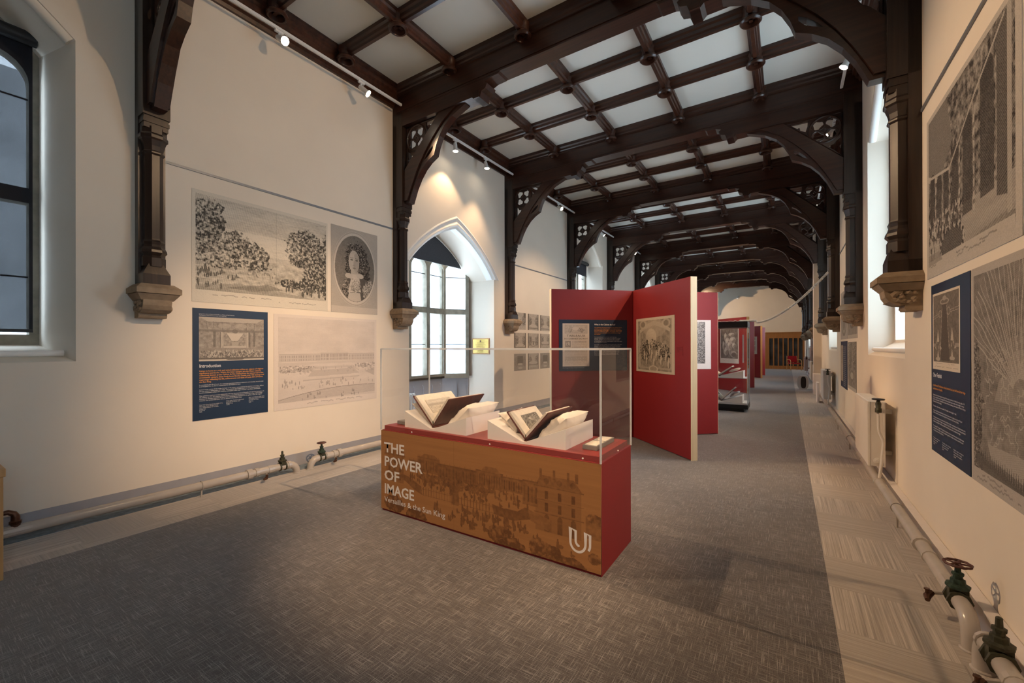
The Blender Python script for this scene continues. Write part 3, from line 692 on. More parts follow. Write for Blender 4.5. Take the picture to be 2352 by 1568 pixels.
def hang(name, label, cat, P, U, w, h, rgb, group=None, mat='print', t=.004):
    o = bpy.data.objects.new(name, print_mesh(name, w, h, rgb, MT[mat], t)); COL.objects.link(o); o.matrix_world = frame(P, U); return tag(o, label, cat, group)
def sub_print(name, parent, x, z, w, h, rgb, y=-.0045):
    o = bpy.data.objects.new(name, print_mesh(name, w, h, rgb, MT['print'], .0012)); COL.objects.link(o); o.parent = parent; o.location = (x, y, z); return o
def words(parent, body, x, z, size, mat, y=-.0056, bold=0, name='lettering', width=None, pitch=1.25, sx=1, align='LEFT'):
    c = bpy.data.curves.new(name, 'FONT'); c.body = body; c.size = size; c.offset = bold*size; c.fill_mode = 'FRONT'; c.resolution_u = 2; c.space_line = pitch; c.align_x = align
    c.materials.append(MT[mat]); o = bpy.data.objects.new(name, c); COL.objects.link(o); o.parent = parent; o.location = (x, y, z); o.rotation_euler = (R(90), 0, 0)
    if width:
        bpy.context.view_layer.update(); sx = width/max(o.dimensions.x, 1e-3)
    me = bpy.data.meshes.new_from_object(o.evaluated_get(bpy.context.evaluated_depsgraph_get())); bpy.data.objects.remove(o); bpy.data.curves.remove(c)
    o = bpy.data.objects.new(name, me); COL.objects.link(o); o.parent = parent; o.location = (x, y, z); o.rotation_euler = (R(90), 0, 0)
    o.scale = (sx, 1, 1); return o
LWL = lambda y, z: (XL+.001, y, z); RWL = lambda y, z: (XR-.001, y, z); UL, UR = (0, 1, 0), (0, -1, 0)
# 1 landscape ------------------------------------------------------
def landscape():
    g = Img(1.63, 1.24, 330, 11, .22); ins = (g.x > .02) & (g.x < .985) & (g.y > .03) & (g.y < .89)
    g.a = .24+.30*(g.fbm(5, 4, 1, 4)-.5)+.22*(g.fbm(40, 2, .5, 5)-.5); g.a -= .12*(g.y > .3)*(g.y < .5)
    g.put((g.y > .60+.05*np.sin(g.x*5)).astype(float), .34+.6*(g.fbm(30, 3, 1, 3)-.5), .9); g.put((g.y > .5+.1*g.x).astype(float)*(g.x > .45), .38+.8*(g.fbm(25, 3, 1, 2)-.5), .6)
    for c in ((.09, .24, .11, .22, .6, (.03, .66)), (.06, .45, .09, .2, .62, (.02, .7)), (.27, .46, .10, .16, .62, (0, .66)), (.20, .52, .07, .12, .6, None), (.36, .50, .09, .13, .66, (0, .66)), (.46, .52, .05, .09, .6, None), (.15, .6, .12, .07, .5, None), (.38, .6, .14, .05, .55, None)): g.tree(*c)
    for c in ((.80, .34, .16, .20, .75, (.06, .8)), (.90, .50, .13, .22, .72, (.02, .85)), (.74, .44, .09, .12, .6, None), (.86, .70, .13, .12, .72, None), (.97, .5, .06, .35, .75, None), (.66, .74, .10, .05, .7, None)): g.tree(*c)
    g.poly([(.02, .84), (.3, .80), (.6, .84), (.98, .90), (.98, .93), (.02, .91)], .55, .6); g.poly([(.2, .85), (.5, .78), (.62, .82), (.4, .86)], .65, .7)
    g.folk(.03, .28, .70, .76, 26, .016, .72); g.folk(.03, .2, .80, .85, 10, .018, .7); g.folk(.6, .86, .78, .85, 12, .022, .75); g.folk(.33, .6, .66, .72, 30, .009, .6)
    g.hatch(90, .07, .2); g.line(.56, .03, .56, .97, .003, .5, .35)
    g.a[~ins] = .10; g.script(.12, .52, .925, 1, .012); g.script(.58, .9, .94, 1, .012); g.a = np.clip((g.a-.16)*1.35+.10, 0, 1); g.grain(.16); return g.rgb((.66, .61, .52), (.05, .047, .042))
hang('wall_print', 'large landscape engraving with trees and riders, top left of the left wall group', 'print', LWL(1.97, 2.08), UL, 1.63, 1.24, landscape())
# 2 portrait -------------------------------------------------------
def portrait():
    g = Img(.81, 1.255, 190, 5, .30); g.hatch(60, .05, 1.57); g.a += .06*(g.fbm(20)-.5)
    g.ell(.5, .47, .475, .445, .12); g.ell(.5, .47, .47, .44, .35, 1, .93); g.ell(.5, .47, .435, .405, .10); g.ell(.5, .47, .425, .395, .66); g.put((((g.x-.5)/.425)**2+((g.y-.47)/.395)**2 < 1).astype(float), .62+.12*(g.x-.3)+.2*(g.fbm(50, 2)-.5), .6)
    inm = (((g.x-.5)/.42)**2+((g.y-.47)/.39)**2 < 1)
    sav = g.a.copy()
    for (cx, cy, rx, ry) in ((.50, .30, .19, .15), (.40, .36, .12, .17), (.64, .38, .13, .19), (.70, .50, .12, .15), (.36, .46, .08, .12)): g.tree(cx, cy, rx, ry, .92)
    g.poly([(.22, .88), (.26, .66), (.38, .56), (.62, .55), (.85, .62), (.95, .86)], .78); g.tree(.82, .72, .16, .12, .48); g.tree(.30, .74, .10, .14, .72)
    g.poly([(.40, .50), (.56, .50), (.58, .60), (.40, .60)], .30); g.ell(.47, .385, .115, .135, .26); g.ell(.52, .40, .065, .12, .48, .6); g.ell(.44, .36, .05, .07, .16, .5)
    g.ell(.42, .365, .030, .010, .68); g.ell(.53, .367, .030, .010, .68); g.line(.39, .345, .45, .342, .006, .6); g.line(.50, .342, .565, .348, .006, .6)
    g.line(.475, .375, .465, .425, .006, .45); g.ell(.47, .43, .03, .009, .45); g.ell(.475, .463, .035, .009, .6); g.ell(.48, .50, .05, .02, .32, .5)
    g.poly([(.35, .54), (.60, .53), (.57, .60), (.62, .74), (.34, .76), (.40, .60)], .16); g.tree(.49, .66, .11, .09, .30); g.ell(.36, .56, .08, .03, .22); g.ell(.60, .55, .08, .03, .22); g.poly([(.36, .76), (.60, .75), (.64, .90), (.30, .92)], .22)
    g.a = np.where(inm, g.a, sav); g.rect(0, .925, 1, 1, .16); g.hatch(75, .05, .8); g.a = np.clip(g.a*1.15-.02, 0, 1); g.grain(.10); return g.rgb((.60, .54, .47), (.030, .026, .023))
hang('wall_print', 'oval portrait engraving of a man with long curly hair, beside the landscape', 'print', LWL(3.655, 2.08), UL, .812, 1.255, portrait())
# 3 introduction panel --------------------------------------------
def blue_panel(label, P, U, w, h):
    o = MB().box(0, w, -.004, 0, 0, h).build('info_panel', MT['blue']); o.matrix_world = frame(P, U); return tag(o, label, 'information panel')
def stage():
    g = Img(.69, .495, 190, 21, .45); g.a = .5+.5*(g.fbm(26, 3)-.5)
    g.poly([(0, 0), (1, 0), (.88, .10), (.12, .10)], .25); g.rect(.0, .28, 1, .33, .72, .7); g.rect(.10, .11, .90, .12, .7)
    for x in (.1, .2, .33, .53, .72, .85): g.line(x, .1, x+(x-.5)*-.05, .28, .004, .72)
    for x in (.37, .62): g.ell(x, .19, .10, .055, .3, .6)
    for x in (.20, .30, .74, .82): g.rect(x, .33, x+.035, .68, .78, .8)
    g.rect(.315, .33, .335, .70, .18); g.rect(.72, .33, .74, .70, .18); g.rect(.345, .345, .71, .70, .14); g.rect(.355, .355, .70, .69, .55)
    g.put(((g.x > .355) & (g.x < .70) & (g.y > .355) & (g.y < .69)).astype(float), .45+.7*(g.fbm(50, 2)-.5), .7)
    g.poly([(.40, .36), (.66, .36), (.57, .54), (.48, .54)], .06); g.rect(.48, .56, .58, .66, .35); g.rect(.36, .66, .70, .69, .15); g.ell(.53, .31, .045, .05, .7)
    g.rect(0, .70, 1, .9, .55, .6); g.folk(.02, .98, .76, .93, 150, .016, .2); g.folk(.02, .98, .78, .95, 120, .016, .85)
    g.poly([(0, .93), (1, .93), (1, .96), (.68, .97), (.62, .99), (.42, .99), (.38, .965), (0, .965)], .8); g.rect(0, .965, 1, 1, .06); g.poly([(.38, .96), (.68, .96), (.64, .985), (.42, .985)], .8); g.grain(.12); return g.rgb((.56, .51, .45), (.05, .045, .05))
pb = blue_panel('navy information panel headed Introduction, below the landscape engraving', LWL(1.975, .765), UL, .80, 1.245)
sub_print('picture', pb, .06, .655, .69, .495, stage())
words(pb, 'Introduction', .062, .585, .052, 'txtw', bold=.012, width=.21)
J = lambda s, n: '\n'.join(textwrap.wrap(s, n))
intro = ['Ushaw is home to a rich and varied collection of fine art, objects of religious', 'significance and books. Within the latter category are the fifteen volumes', 'collectively known as the Cabinet du Roi. Dating from the second half of the',
         'seventeenth century, these finely bound books contain over 700 etchings and', 'engravings reflecting the life, achievements and taste of Louis XIV of France,', 'the Sun King.']
words(pb, '\n'.join(intro), .062, .538, .0225, 'txto', bold=.02, width=.69, pitch=1.08)
body = ['In considering the life of Louis, the engraving reproduced above is instructive and revealing. It can be seen', 'as a metaphor for the life he created and for the France he ruled.', '',
        'Louis is in the centre of the image, his back to the viewer, surrounded by his courtiers and nobles. Before', 'him the action is taking place on a stage. This opulently decorated theatre set was purpose built for', "Louis's amusement; comparable initiatives took place at the stage's location - the Palace of Versailles.", '',
        "This exhibition explores Louis's relationship with and development of Versailles through the illustrations in", "the Cabinet du Roi, the massive printing project undertaken to promote the King's image within France", 'and beyond. Enlarged versions of some of the engravings are displayed on the gallery walls; the original', 'volumes, now around 350 years old, are shown in the display cases.']
words(pb, '\n'.join(body), .062, .385, .0155, 'txtw', width=.69, pitch=1.12)
cred = lambda a: '\n'.join(a)
words(pb, cred(['Top: Adam Frans Baudouins (1644-1711)', 'after Adam Frans van der Meulen', 'View of the Chateau de Versailles', 'on the side', 'Engraving', '1679']), .062, .165, .0125, 'txtw', width=.23)
words(pb, cred(['Top right: Robert Nanteuil', 'Portrait of Louis XIV', 'Engraving', '1664']), .33, .185, .0125, 'txtw', width=.19)
words(pb, cred(['Right: Israel Silvestre (1621-1691)', 'View of the Chateau de Versailles', 'and of the two wings', 'Engraving', '1674']), .575, .20, .0125, 'txtw', width=.18)
words(pb, 'Image above: Jean Le Pautre (1618-1682), Les Plaisirs de l\'Isle Enchantee,\nThe Pleasures of the Enchanted Island, 1674. Engraving', .06, 1.178, .0125, 'txtw', width=.36)
# 4 palace ---------------------------------------------------------
def palace():
    g = Img(1.60, 1.24, 300, 8, .12); g.a = .16+.22*(g.fbm(6, 3, 1, 3)-.5); g.put((g.y < .42).astype(float), .17+.30*(g.fbm(7, 4, 1, 2.2)-.5), .8)
    g.rect(.04, .42, .97, .50, .30)
    for i in range(62): x = .045+.015*i; g.rect(x, .435, x+.006, .46, .66); g.rect(x, .47, x+.006, .492, .6)
    g.rect(.40, .405, .68, .50, .28)
    for i in range(19): x = .405+.0145*i; g.rect(x, .42, x+.007, .455, .68); g.rect(x, .465, x+.007, .492, .62)
    g.rect(.04, .418, .97, .423, .55); g.poly([(.03, .51), (.97, .50), (.97, .56), (.7, .53), (.35, .53), (.03, .58)], .32, .7)
    g.tree(.16, .58, .2, .035, .5); g.tree(.88, .565, .14, .03, .5)
    g.poly([(.33, .60), (.74, .595), (.80, .66), (.28, .67)], .42, .8); g.poly([(.24, .70), (.80, .69), (.80, .70), (.24, .715)], .4); g.poly([(.22, .60), (.35, .56), (.72, .56), (.8, .62), (.78, .62), (.7, .585), (.37, .585), (.25, .63)], .34, .8)
    g.poly([(.86, .64), (.97, .60), (.97, .70)], .48, .8)
    cv = .80+.12*((g.x-.75)**2)*1.6; g.put(((g.y > cv) & (g.y < .93-.03*g.x)).astype(float), .40+.15*(g.fbm(40, 2, 1, 4)-.5), .85); g.put((abs(g.y-cv) < .004).astype(float), .75, .8)
    g.folk(.05, .96, .56, .64, 60, .010, .55); g.folk(.05, .95, .70, .79, 40, .013, .6); g.folk(.1, .8, .85, .92, 14, .014, .75); g.hatch(110, .03, 1.57)
    m = (g.x < .035) | (g.x > .975) | (g.y < .03) | (g.y > .925); g.a[m] = .03; g.script(.22, .85, .955, 1, .016, .4); g.grain(.08); return g.rgb((.70, .625, .565), (.17, .14, .13))
hang('wall_print', 'pale engraving of a long palace front and terraces, under the portrait', 'print', LWL(2.85, .76), UL, 1.597, 1.24, palace())
# 5 arcade ---------------------------------------------------------
def arcade():
    g = Img(1.63, 1.25, 300, 31, .62); g.a = .64+1.0*(g.fbm(46, 3)-.5)
    g.poly([(.03, .95), (.03, .72), (.55, .70), (.97, .72), (.97, .86)], .34); g.put((g.y > .72).astype(float)*(g.y < .9)*(g.x > .45), .36+.2*(g.fbm(10, 2, .5, 4)-.5), .7)
    g.poly([(.03, .03), (.30, .03), (.38, .30), (.22, .44), (.03, .36)], .60); g.poly([(.03, .36), (.22, .44), (.22, .47), (.03, .40)], .2)
    for x0, x1, t, b in ((.06, .13, .42, .90), (.16, .23, .46, .82), (.26, .33, .46, .80), (.37, .45, .40, .78), (.50, .60, .33, .76), (.68, .80, .20, .74)):
        w = x1-x0; g.rect(x0, t, x1, b, .80, .85); g.ell((x0+x1)/2, t, w/2, w/2/g.k, .82); g.rect(x1+w*.10, t-.02, x1+w*.26, b+.01, .18, .8)
        for k in range(7): g.ell(x1+w*.18, t+(b-t)*(k+.5)/7, w*.12, .012, .6)
    g.poly([(.82, .05), (.90, .05), (.90, .80), (.82, .78)], .72); g.rect(.90, .03, .935, .90, .28); g.ell(.93, .93, .05, .035, .3); g.ell(.93, .90, .045, .02, .55)
    g.line(.03, .38, .34, .44, .006, .15); g.line(.34, .44, .62, .22, .006, .25); g.line(.62, .22, .88, .05, .006, .25)
    g.ell(.36, .86, .16, .10, .30); g.ell(.36, .86, .145, .085, .72)
    for k in range(34): a = k*.185; g.ell(.36+.15*math.cos(a), .86+.095*math.sin(a), .011, .018, .22 if k % 2 else .85)
    g.folk(.04, .2, .76, .9, 40, .018, .25); g.folk(.04, .5, .70, .8, 90, .014, .8); g.folk(.04, .5, .66, .76, 70, .012, .22); g.hatch(90, .09, 1.2)
    m = (g.x < .03) | (g.x > .955) | (g.y < .03) | (g.y > .945); g.a[m] = .12; g.rect(.03, .90, .955, .965, .14); g.poly([(.03, .86), (.2, .86), (.24, .92), (.03, .93)], .5, .7)
    g.script(.06, .22, .935, 1, .012); g.script(.42, .82, .925, 1, .014); g.script(.42, .72, .945, 1, .012); g.grain(.14); g.a = np.clip((g.a-.3)*1.2+.33, 0, 1); return g.rgb((.52, .48, .43), (.035, .031, .030))
hang('wall_print', 'large dark engraving of an arcaded courtyard, top of the right wall group', 'print', RWL(4.63, 2.10), UR, 1.63, 1.245, arcade())
# 6 other festivals ------------------------------------------------
def obelisk():
    g = Img(.57, .66, 120, 41, .80); g.a = .80+.16*(g.fbm(30, 2)-.5); g.poly([(.38, .17), (.55, .16), (.66, .88), (.30, .88)], .90)
    for a, b in (((.38, .20), (.30, .86)), ((.55, .19), (.64, .72))): g.line(*a, *b, .006, .45)
    g.ell(.47, .13, .17, .04, .5); g.ell(.47, .13, .13, .025, .8); g.ell(.47, .09, .07, .03, .5)
    for y in (.27, .30): g.line(.03, y+.04, .28, y, .004, .45); g.line(.66, y-.02, .97, y-.04, .004, .45)
    g.ell(.31, .28, .06, .05, .5, 1, .6); g.ell(.62, .26, .06, .05, .5, 1, .6)
    for cx, cy in ((.22, .64), (.74, .62)):
        g.poly([(cx-.05, cy), (cx, cy-.16), (cx+.05, cy)], .30); g.folk(cx-.12, cx+.12, cy, cy+.1, 18, .02, .35); g.poly([(cx-.03, cy+.2), (cx, cy+.10), (cx+.03, cy+.2)], .25); g.ell(cx, cy+.22, .09, .025, .4)
    g.rect(0, .66, .12, .70, .4, .6); g.rect(.86, .66, 1, .70, .4, .6)
    m = (g.x < .03) | (g.x > .965) | (g.y < .03) | (g.y > .895); g.a[m] = .02; g.script(.12, .4, .92, 1, .01); g.script(.6, .9, .92, 1, .01); g.script(.06, .46, .96, 1, .01); g.script(.54, .94, .96, 1, .01); g.grain(.06); return g.rgb((.66, .58, .48), (.050, .040, .038))
pc = blue_panel('navy information panel headed Other Festivals on the right wall', RWL(4.52, .775), UR, .83, 1.26)
sub_print('picture', pc, .045, .625, .61, .565, obelisk())
words(pc, 'Other Festivals', .05, .565, .046, 'txtw', bold=.014, width=.21)
words(pc, 'In addition to The Pleasures of the Enchanted Isle, Louis held two further large-\nscale festivals at Versailles.', .05, .495, .0225, 'txto', bold=.02, width=.70, pitch=1.1)
fest = ['Represented by the two images at the top of this section, the festival of 1668, held on the night of 18', 'July, was conceived to mark the signing of the Aix-la-Chapelle peace treaty, which brought an end to', 'the War of Devolution. The festivities included small feasts, dancing, a performance of Moliere\'s George', 'Dandin and a fireworks display.', '',
        'The singular night\'s events cost one-third of Versailles\' annual budget for 1668.', '', 'The last of Louis\' grand entertainments, these took place over six nights across July and August', 'of 1674 to celebrate the return of the King from his conquest of the Franche-Comte.', '',
        'The entertainments were even more lavish and ambitious than in previous years. The nights were set in', 'the Marble Courtyard, the Trianon and along the Grand Canal; music and theatre alike were performed', 'outdoors by candlelight. The King was able to dazzle his guests, and to promote his image.', '',
        'The evening of 31 August 1674 brought the spectacle to its close with fireworks and an illumination', 'of the canal. Rows of lights, pyramids and pavilions glowed in the dark and boats carried the court', 'to music across the water until dawn.']
words(pc, '\n'.join(fest), .05, .425, .0158, 'txtw', width=.70, pitch=1.06)
words(pc, cred(['Top: Jean Le Pautre', 'The Festivities', 'Engraving', '1676']), .05, .10, .0125, 'txtw', width=.16)
words(pc, cred(['Top right: Jean Le Pautre', 'Illuminations round', 'the Grand Canal', '1676']), .27, .10, .0125, 'txtw', width=.19)
words(pc, cred(['Right: Jean Le Pautre', 'Fireworks on the', 'canal of Versailles', '1678']), .52, .10, .0125, 'txtw', width=.19)
# 7 fireworks ------------------------------------------------------
def fireworks():
    g = Img(.80, 1.26, 230, 51, .66); g.a = .62+.34*(g.fbm(20, 3)-.5)
    ox, oy = .80, .56
    for i in range(30):
        a = -math.pi/2-1.15+i*.066; L = 1.0; x, y = ox, oy
        for k in range(26):
            s_ = .030; wob = .22*math.sin(k*.55+i*1.7)*(k/26); nx_, ny_ = x+s_*math.cos(a+wob)*1.25, y+s_*math.sin(a+wob)/g.k*1.25; 
            if k > 2: g.line(x, y, nx_, ny_, .0035 if i % 3 else .006, .12, .85)
            x, y = nx_, ny_
    g.ell(.80, .50, .20, .12, .22, .35)
    for cx, cy, rx, ry in ((.06, .56, .12, .20), (.05, .74, .12, .18), (.16, .70, .10, .12), (.96, .56, .09, .08), (.1, .9, .12, .08)): g.tree(cx, cy, rx, ry, .84)
    g.poly([(.40, .62), (.50, .50), (.62, .50), (.80, .62)], .40); g.hatch(60, .05, 0); g.rect(.38, .60, .82, .63, .6)
    g.put(((g.x > .2) & (g.y > .63) & (g.y < .80)).astype(float), .52+.5*(g.fbm(16, 3)-.5), .8)
    for i in range(34):
        x, y = g.rs.uniform(.28, .98), g.rs.uniform(.38, .80); a = g.rs.uniform(0, 6)
        for k in range(9):
            a += 1.1*math.sin(k*1.3+i); nx_, ny_ = x+.022*math.cos(a), y+.022*math.sin(a)/g.k; g.line(x, y, nx_, ny_, .004, .14, .8); x, y = nx_, ny_
    g.poly([(.30, .80), (.98, .79), (.98, .90), (.36, .86)], .26, .9); g.hatch(80, .06, 1.4)
    for i in range(26): x = .16+.032*i; y = .845+.045*i/26; g.poly([(x-.016, y+.05), (x, y-.02), (x+.016, y+.05)], .85)
    g.poly([(.1, .86), (.98, .93), (.98, .97), (.1, .92)], .8, .8)
    m = (g.x < .045) | (g.y < .035) | (g.y > .93); g.a[m] = .14; g.script(.2, .6, .95, 1, .013, .45); g.script(.1, .8, .972, 1, .012, .45); g.grain(.16); return g.rgb((.48, .44, .40), (.040, .036, .034))
hang('wall_print', 'dark engraving of night fireworks beside the Other Festivals panel', 'print', RWL(3.665, .775), UR, .80, 1.26, fireworks())
# 8 nine garden engravings ----------------------------------------
def garden(seed, kind):
    g = Img(.53, .49, 54, seed, .25); g.a = .22+.3*(g.fbm(14, 3)-.5); g.tree(.18, .45, .17, .30, .6); g.tree(.82, .45, .17, .30, .6)
    if kind == 0: g.rect(.0, .0, .2, .28, .75); g.rect(.8, 0, 1, .28, .75); g.folk(.1, .9, .35, .8, 26, .04, .65); g.ell(.5, .15, .18, .1, .3)
    elif kind == 1: g.rect(0, 0, .10, 1, .78); g.rect(.92, 0, 1, 1, .78); g.rect(0, .85, 1, .9, .7); g.ell(.5, .72, .3, .09, .1)
    elif kind == 2: g.ell(.5, .66, .24, .17, .6); g.ell(.5, .66, .19, .13, .2); g.ell(.5, .62, .06, .12, .65); g.rect(0, 0, .07, .9, .7); g.rect(.93, 0, 1, .9, .7)
    elif kind == 3: g.rect(0, 0, 1, 1, .55, .7); g.rect(.25, .15, .75, .6, .75); g.rect(.32, .58, .68, .66, .1); g.ell(.5, .85, .18, .05, .15)
    else: g.rect(0, 0, .08, 1, .75); g.rect(.92, 0, 1, 1, .75); g.ell(.5, .62, .4, .12, .55); g.ell(.5, .58, .4, .10, .15); g.rect(.2, .85, .8, .97, .5, .5)
    g.grain(.15); return g.rgb((.56, .50, .43), (.06, .05, .045))
gn = [['theatrical garden scene with swags', 'tall-hedged garden alley', 'hedged garden walk'], ['garden parterre with fountain basin', 'round fountain with figures', 'curved garden pool'], ['dark garden pavilion', 'oval basin seen from above', 'dark woodland grotto']]
pos_r = ['top row', 'middle row', 'bottom row']; pos_c = ['left column', 'middle column', 'right column by the red board']
for r_ in range(3):
    for c_ in range(3):
        kd = [[0, 1, 1], [1, 2, 4], [3, 4, 3]][r_][c_]; yy = 8.48+.635*c_; zz = 2.005-.51*r_-.02*(r_ == 0)
        hang('garden_print', 'small engraving of a %s, %s, %s' % (gn[r_][c_], pos_r[r_], pos_c[c_]), 'print', LWL(yy, zz-.0), UL, .54, .41, garden(60+r_*3+c_, kd), 'nine small garden engravings')
# 9 far right posters ---------------------------------------------
def cartouche(seed, oval, base=.5):
    g = Img(1.1, .95, 100, seed, base); g.a = base+.5*(g.fbm(18, 3)-.5)
    if oval: g.a[:] = .18; g.ell(.5, .5, .42, .44, .55); g.ell(.5, .5, .36, .38, .3); g.ell(.5, .62, .2, .2, .55); g.tree(.5, .35, .25, .2, .55)
    else: g.tree(.2, .3, .25, .3, .65); g.tree(.8, .3, .25, .3, .65); g.ell(.5, .7, .25, .12, .7); g.ell(.5, .7, .18, .07, .3)
    g.rect(0, .93, 1, 1, .1); g.grain(.15); return g.rgb((.50, .46, .41), (.06, .055, .05))
hang('wall_print', 'pale engraving with an oval frame on the right wall beyond the nearest window, upper left', 'print', RWL(11.14, 1.70), UR, 1.14, .95, cartouche(71, 1))
hang('wall_print', 'grey engraving at the upper right of the group between second and third right posts', 'print', RWL(9.92, 1.70), UR, 1.22, .93, cartouche(72, 0))
hang('wall_print', 'grey fountain engraving at the lower right of the group between second and third right posts', 'print', RWL(9.92, .80), UR, 1.12, .84, cartouche(73, 0, .6))
def pagec(seed):
    g = Img(.36, .76, 40, seed, .15); g.rect(.15, .1, .85, .5, .5, .6); g.grain(.2); return g.rgb((.55, .47, .38), (.1, .08, .07))
pd = blue_panel('small navy information panel under the oval engraving, far right wall', RWL(11.16, .74), UR, 1.12, .92)
sub_print('picture', pd, .08, .12, .34, .72, pagec(5))
words(pd, '\n'.join(['Music, dancing and theatre filled', 'the gardens of the palace and were', 'recorded by the engravers of the', 'King for the volumes of prints', 'known as the Cabinet du Roi', 'sent as gifts to foreign courts', 'across Europe by the crown']*3), .50, .80, .03, 'txtw', width=.5)
for y, lab in ((24.1, 'distant navy panel on the right wall past the fan heater'), (30.9, 'most distant navy panel on the right wall near the red chair')):
    p = blue_panel(lab, RWL(y, .75), UR, .9, 1.2); sub_print('picture', p, .1, .6, .7, .5, pagec(int(y)))
hang('wall_print', 'distant tan engraving beside a navy panel on the far right wall', 'print', RWL(23.0, .75), UR, 1.3, 1.2, cartouche(74, 1))
# ================================================================== red screens
def xscreen(cx, cy, lab, ends, hgt=2.53, grp='red cross-plan display screens'):
    t = thing('display_screen', lab, 'display screen', (cx, cy, 0), group=grp)
    for k, (ex, ey) in enumerate(ends):
        d = Vector((ex-cx, ey-cy, 0)); L = d.length; d.normalize(); n = Vector((-d.y, d.x, 0)); th = .05
        p = MB(); a = d*.052; b = d*(L-.006)
        vs = [(a-n*th)+Vector((0, 0, .012)), (b-n*th)+Vector((0, 0, .012)), (b+n*th)+Vector((0, 0, .012)), (a+n*th)+Vector((0, 0, .012))]
        q = [tuple(v) for v in vs]+[(v[0], v[1], hgt) for v in vs]
        p.add(q, [(0, 3, 2, 1), (4, 5, 6, 7), (0, 1, 5, 4), (1, 2, 6, 5), (2, 3, 7, 6), (3, 0, 4, 7)]); pn = p.build('panel', MT['red'], t)
        e = MB(); a, b = d*(L-.0055), d*L; vs = [(a-n*th), (b-n*th), (b+n*th), (a+n*th)]; q = [(v.x, v.y, .0) for v in vs]+[(v.x, v.y, hgt+.001) for v in vs]
        e.add(q, [(0, 3, 2, 1), (4, 5, 6, 7), (0, 1, 5, 4), (1, 2, 6, 5), (2, 3, 7, 6), (3, 0, 4, 7)]); eo = e.build('end_trim', MT['maple' if cy < 10 else 'honey'], pn); eo['label'] = 'pale wooden end trim'
    MB().box(-.053, .053, -.053, .053, 0, hgt-.002).build('centre_post', MT['red'], t)
    return t
C1 = (-2.23, 7.33)
xscreen(*C1, 'nearest tall red cross-shaped display screen with a navy panel and a framed engraving', [(-3.32, 6.28), (-1.075, 6.235), (-1.075, 8.40), (-3.35, 8.40)])
C2 = (-2.2, 17.1)
xscreen(*C2, 'second red cross-shaped display screen, behind the tall glass case', [(-3.3, 16.0), (-1.09, 15.95), (-1.07, 18.25), (-3.3, 18.25)])
C3 = (-2.2, 25.0)
xscreen(*C3, 'farthest red cross-shaped display screen, nearest the far doors', [(-3.3, 23.9), (-1.06, 23.85), (-1.02, 26.1), (-3.3, 26.1)])
def onboard(C, E, s0, s1, z0, z1, flip, fn):
    """place something on the camera-facing side of the arm C->E, between distances s0..s1 from C (metres)"""
    d = Vector((E[0]-C[0], E[1]-C[1], 0)).normalized(); n = Vector((d.y, -d.x, 0)) if not flip else Vector((-d.y, d.x, 0))
    if flip: return fn(Vector((C[0], C[1], 0))+d*s1+n*.051+Vector((0, 0, z0)), -d, s1-s0, z1-z0)
    return fn(Vector((C[0], C[1], 0))+d*s0+n*.051+Vector((0, 0, z0)), d, s1-s0, z1-z0)
def titlepage():
    g = Img(.50, .74, 150, 81, .05); g.rect(.08, .03, .93, .235, .55); g.rect(.095, .04, .915, .225, .22); g.put(((g.x > .1) & (g.x < .91) & (g.y > .045) & (g.y < .22)).astype(float), .2+.6*(g.fbm(22, 3)-.3), .8)
    g.tree(.27, .16, .09, .05, .5); g.tree(.68, .16, .12, .05, .55); g.ell(.48, .12, .12, .04, .08); g.rect(.09, .41, .31, .555, .6); g.ell(.2, .48, .07, .05, .25); g.line(.17, .43, .17, .54, .012, .8); g.line(.18, .49, .26, .54, .01, .8)
    for i in range(40):
        y = .415+.0138*i; x0 = .35 if y < .565 else .08; g.put(((abs(g.y-y) < .0035) & (g.x > x0) & (g.x < .92) & (g.vn(60, 2) > .22)).astype(float), .55)
    g.grain(.04); return g.rgb((.66, .60, .55), (.14, .12, .12))
def mk_title(P, U, w, h):
    p = blue_panel('navy information panel headed What is the Cabinet du Roi, on the nearest red screen', P, U, w, h)
    s = sub_print('title_page', p, .06, .078, .47, .72, titlepage())
    words(s, 'TABLEAUX', .235, .497, .050, 'txtk', y=-.0022, width=.33, align='CENTER'); words(s, 'DU CABINET DU ROY', .235, .452, .034, 'txtk', y=-.0022, width=.41, align='CENTER')
    x = .62; wd = .50
    words(p, 'What is the Cabinet du Roi?', x, .77, .036, 'txtw', bold=.015, width=.38)
    words(p, '\n'.join(['The collection of volumes known as the Cabinet du Roi', 'contains a series of prints produced in France during', 'the middle years of the reign of Louis XIV. Handsomely', 'bound in red Morocco leather, the images reflect royal', 'achievements in the fields of art, architecture, design', 'and warfare.']), x, .725, .0185, 'txto', bold=.02, width=wd, pitch=1.22)
    words(p, '\n'.join(['The nearest that we have to the royal collections', 'engraved, concerning each subject of nobility after art and', 'antiquity. The series of fine illustrations offers a valuable', 'record of the arts of France, presented here with plans', 'of royal houses and works of the kingdom, which were often', 'sent as diplomatic presents.', '', 'Louis XIV\'s minister Colbert oversaw the project. The plates', 'were cut by the leading engravers of Paris and printed on', 'the best paper at the royal press; the volumes were given',
                        'to princes, ambassadors and learned societies.', '', 'The tableaux, tapestries, gardens and fountains, statues,', 'festivals and plans of the royal houses are shown in the', 'prints around this gallery and the volumes in the cases.', 'These books came to the library as a gift and are still', 'in their original bindings, stamped with the royal arms', 'of the King.']), x, .565, .0150, 'txtw', width=wd, pitch=1.22)
    words(p, 'Above: title page of the Tableaux du Cabinet du Roy, Paris, 1677', .06, .05, .013, 'txtw', width=.38)
    return p
onboard(C1, (-3.32, 6.28), .165, 1.38, 1.16, 2.022, True, mk_title)
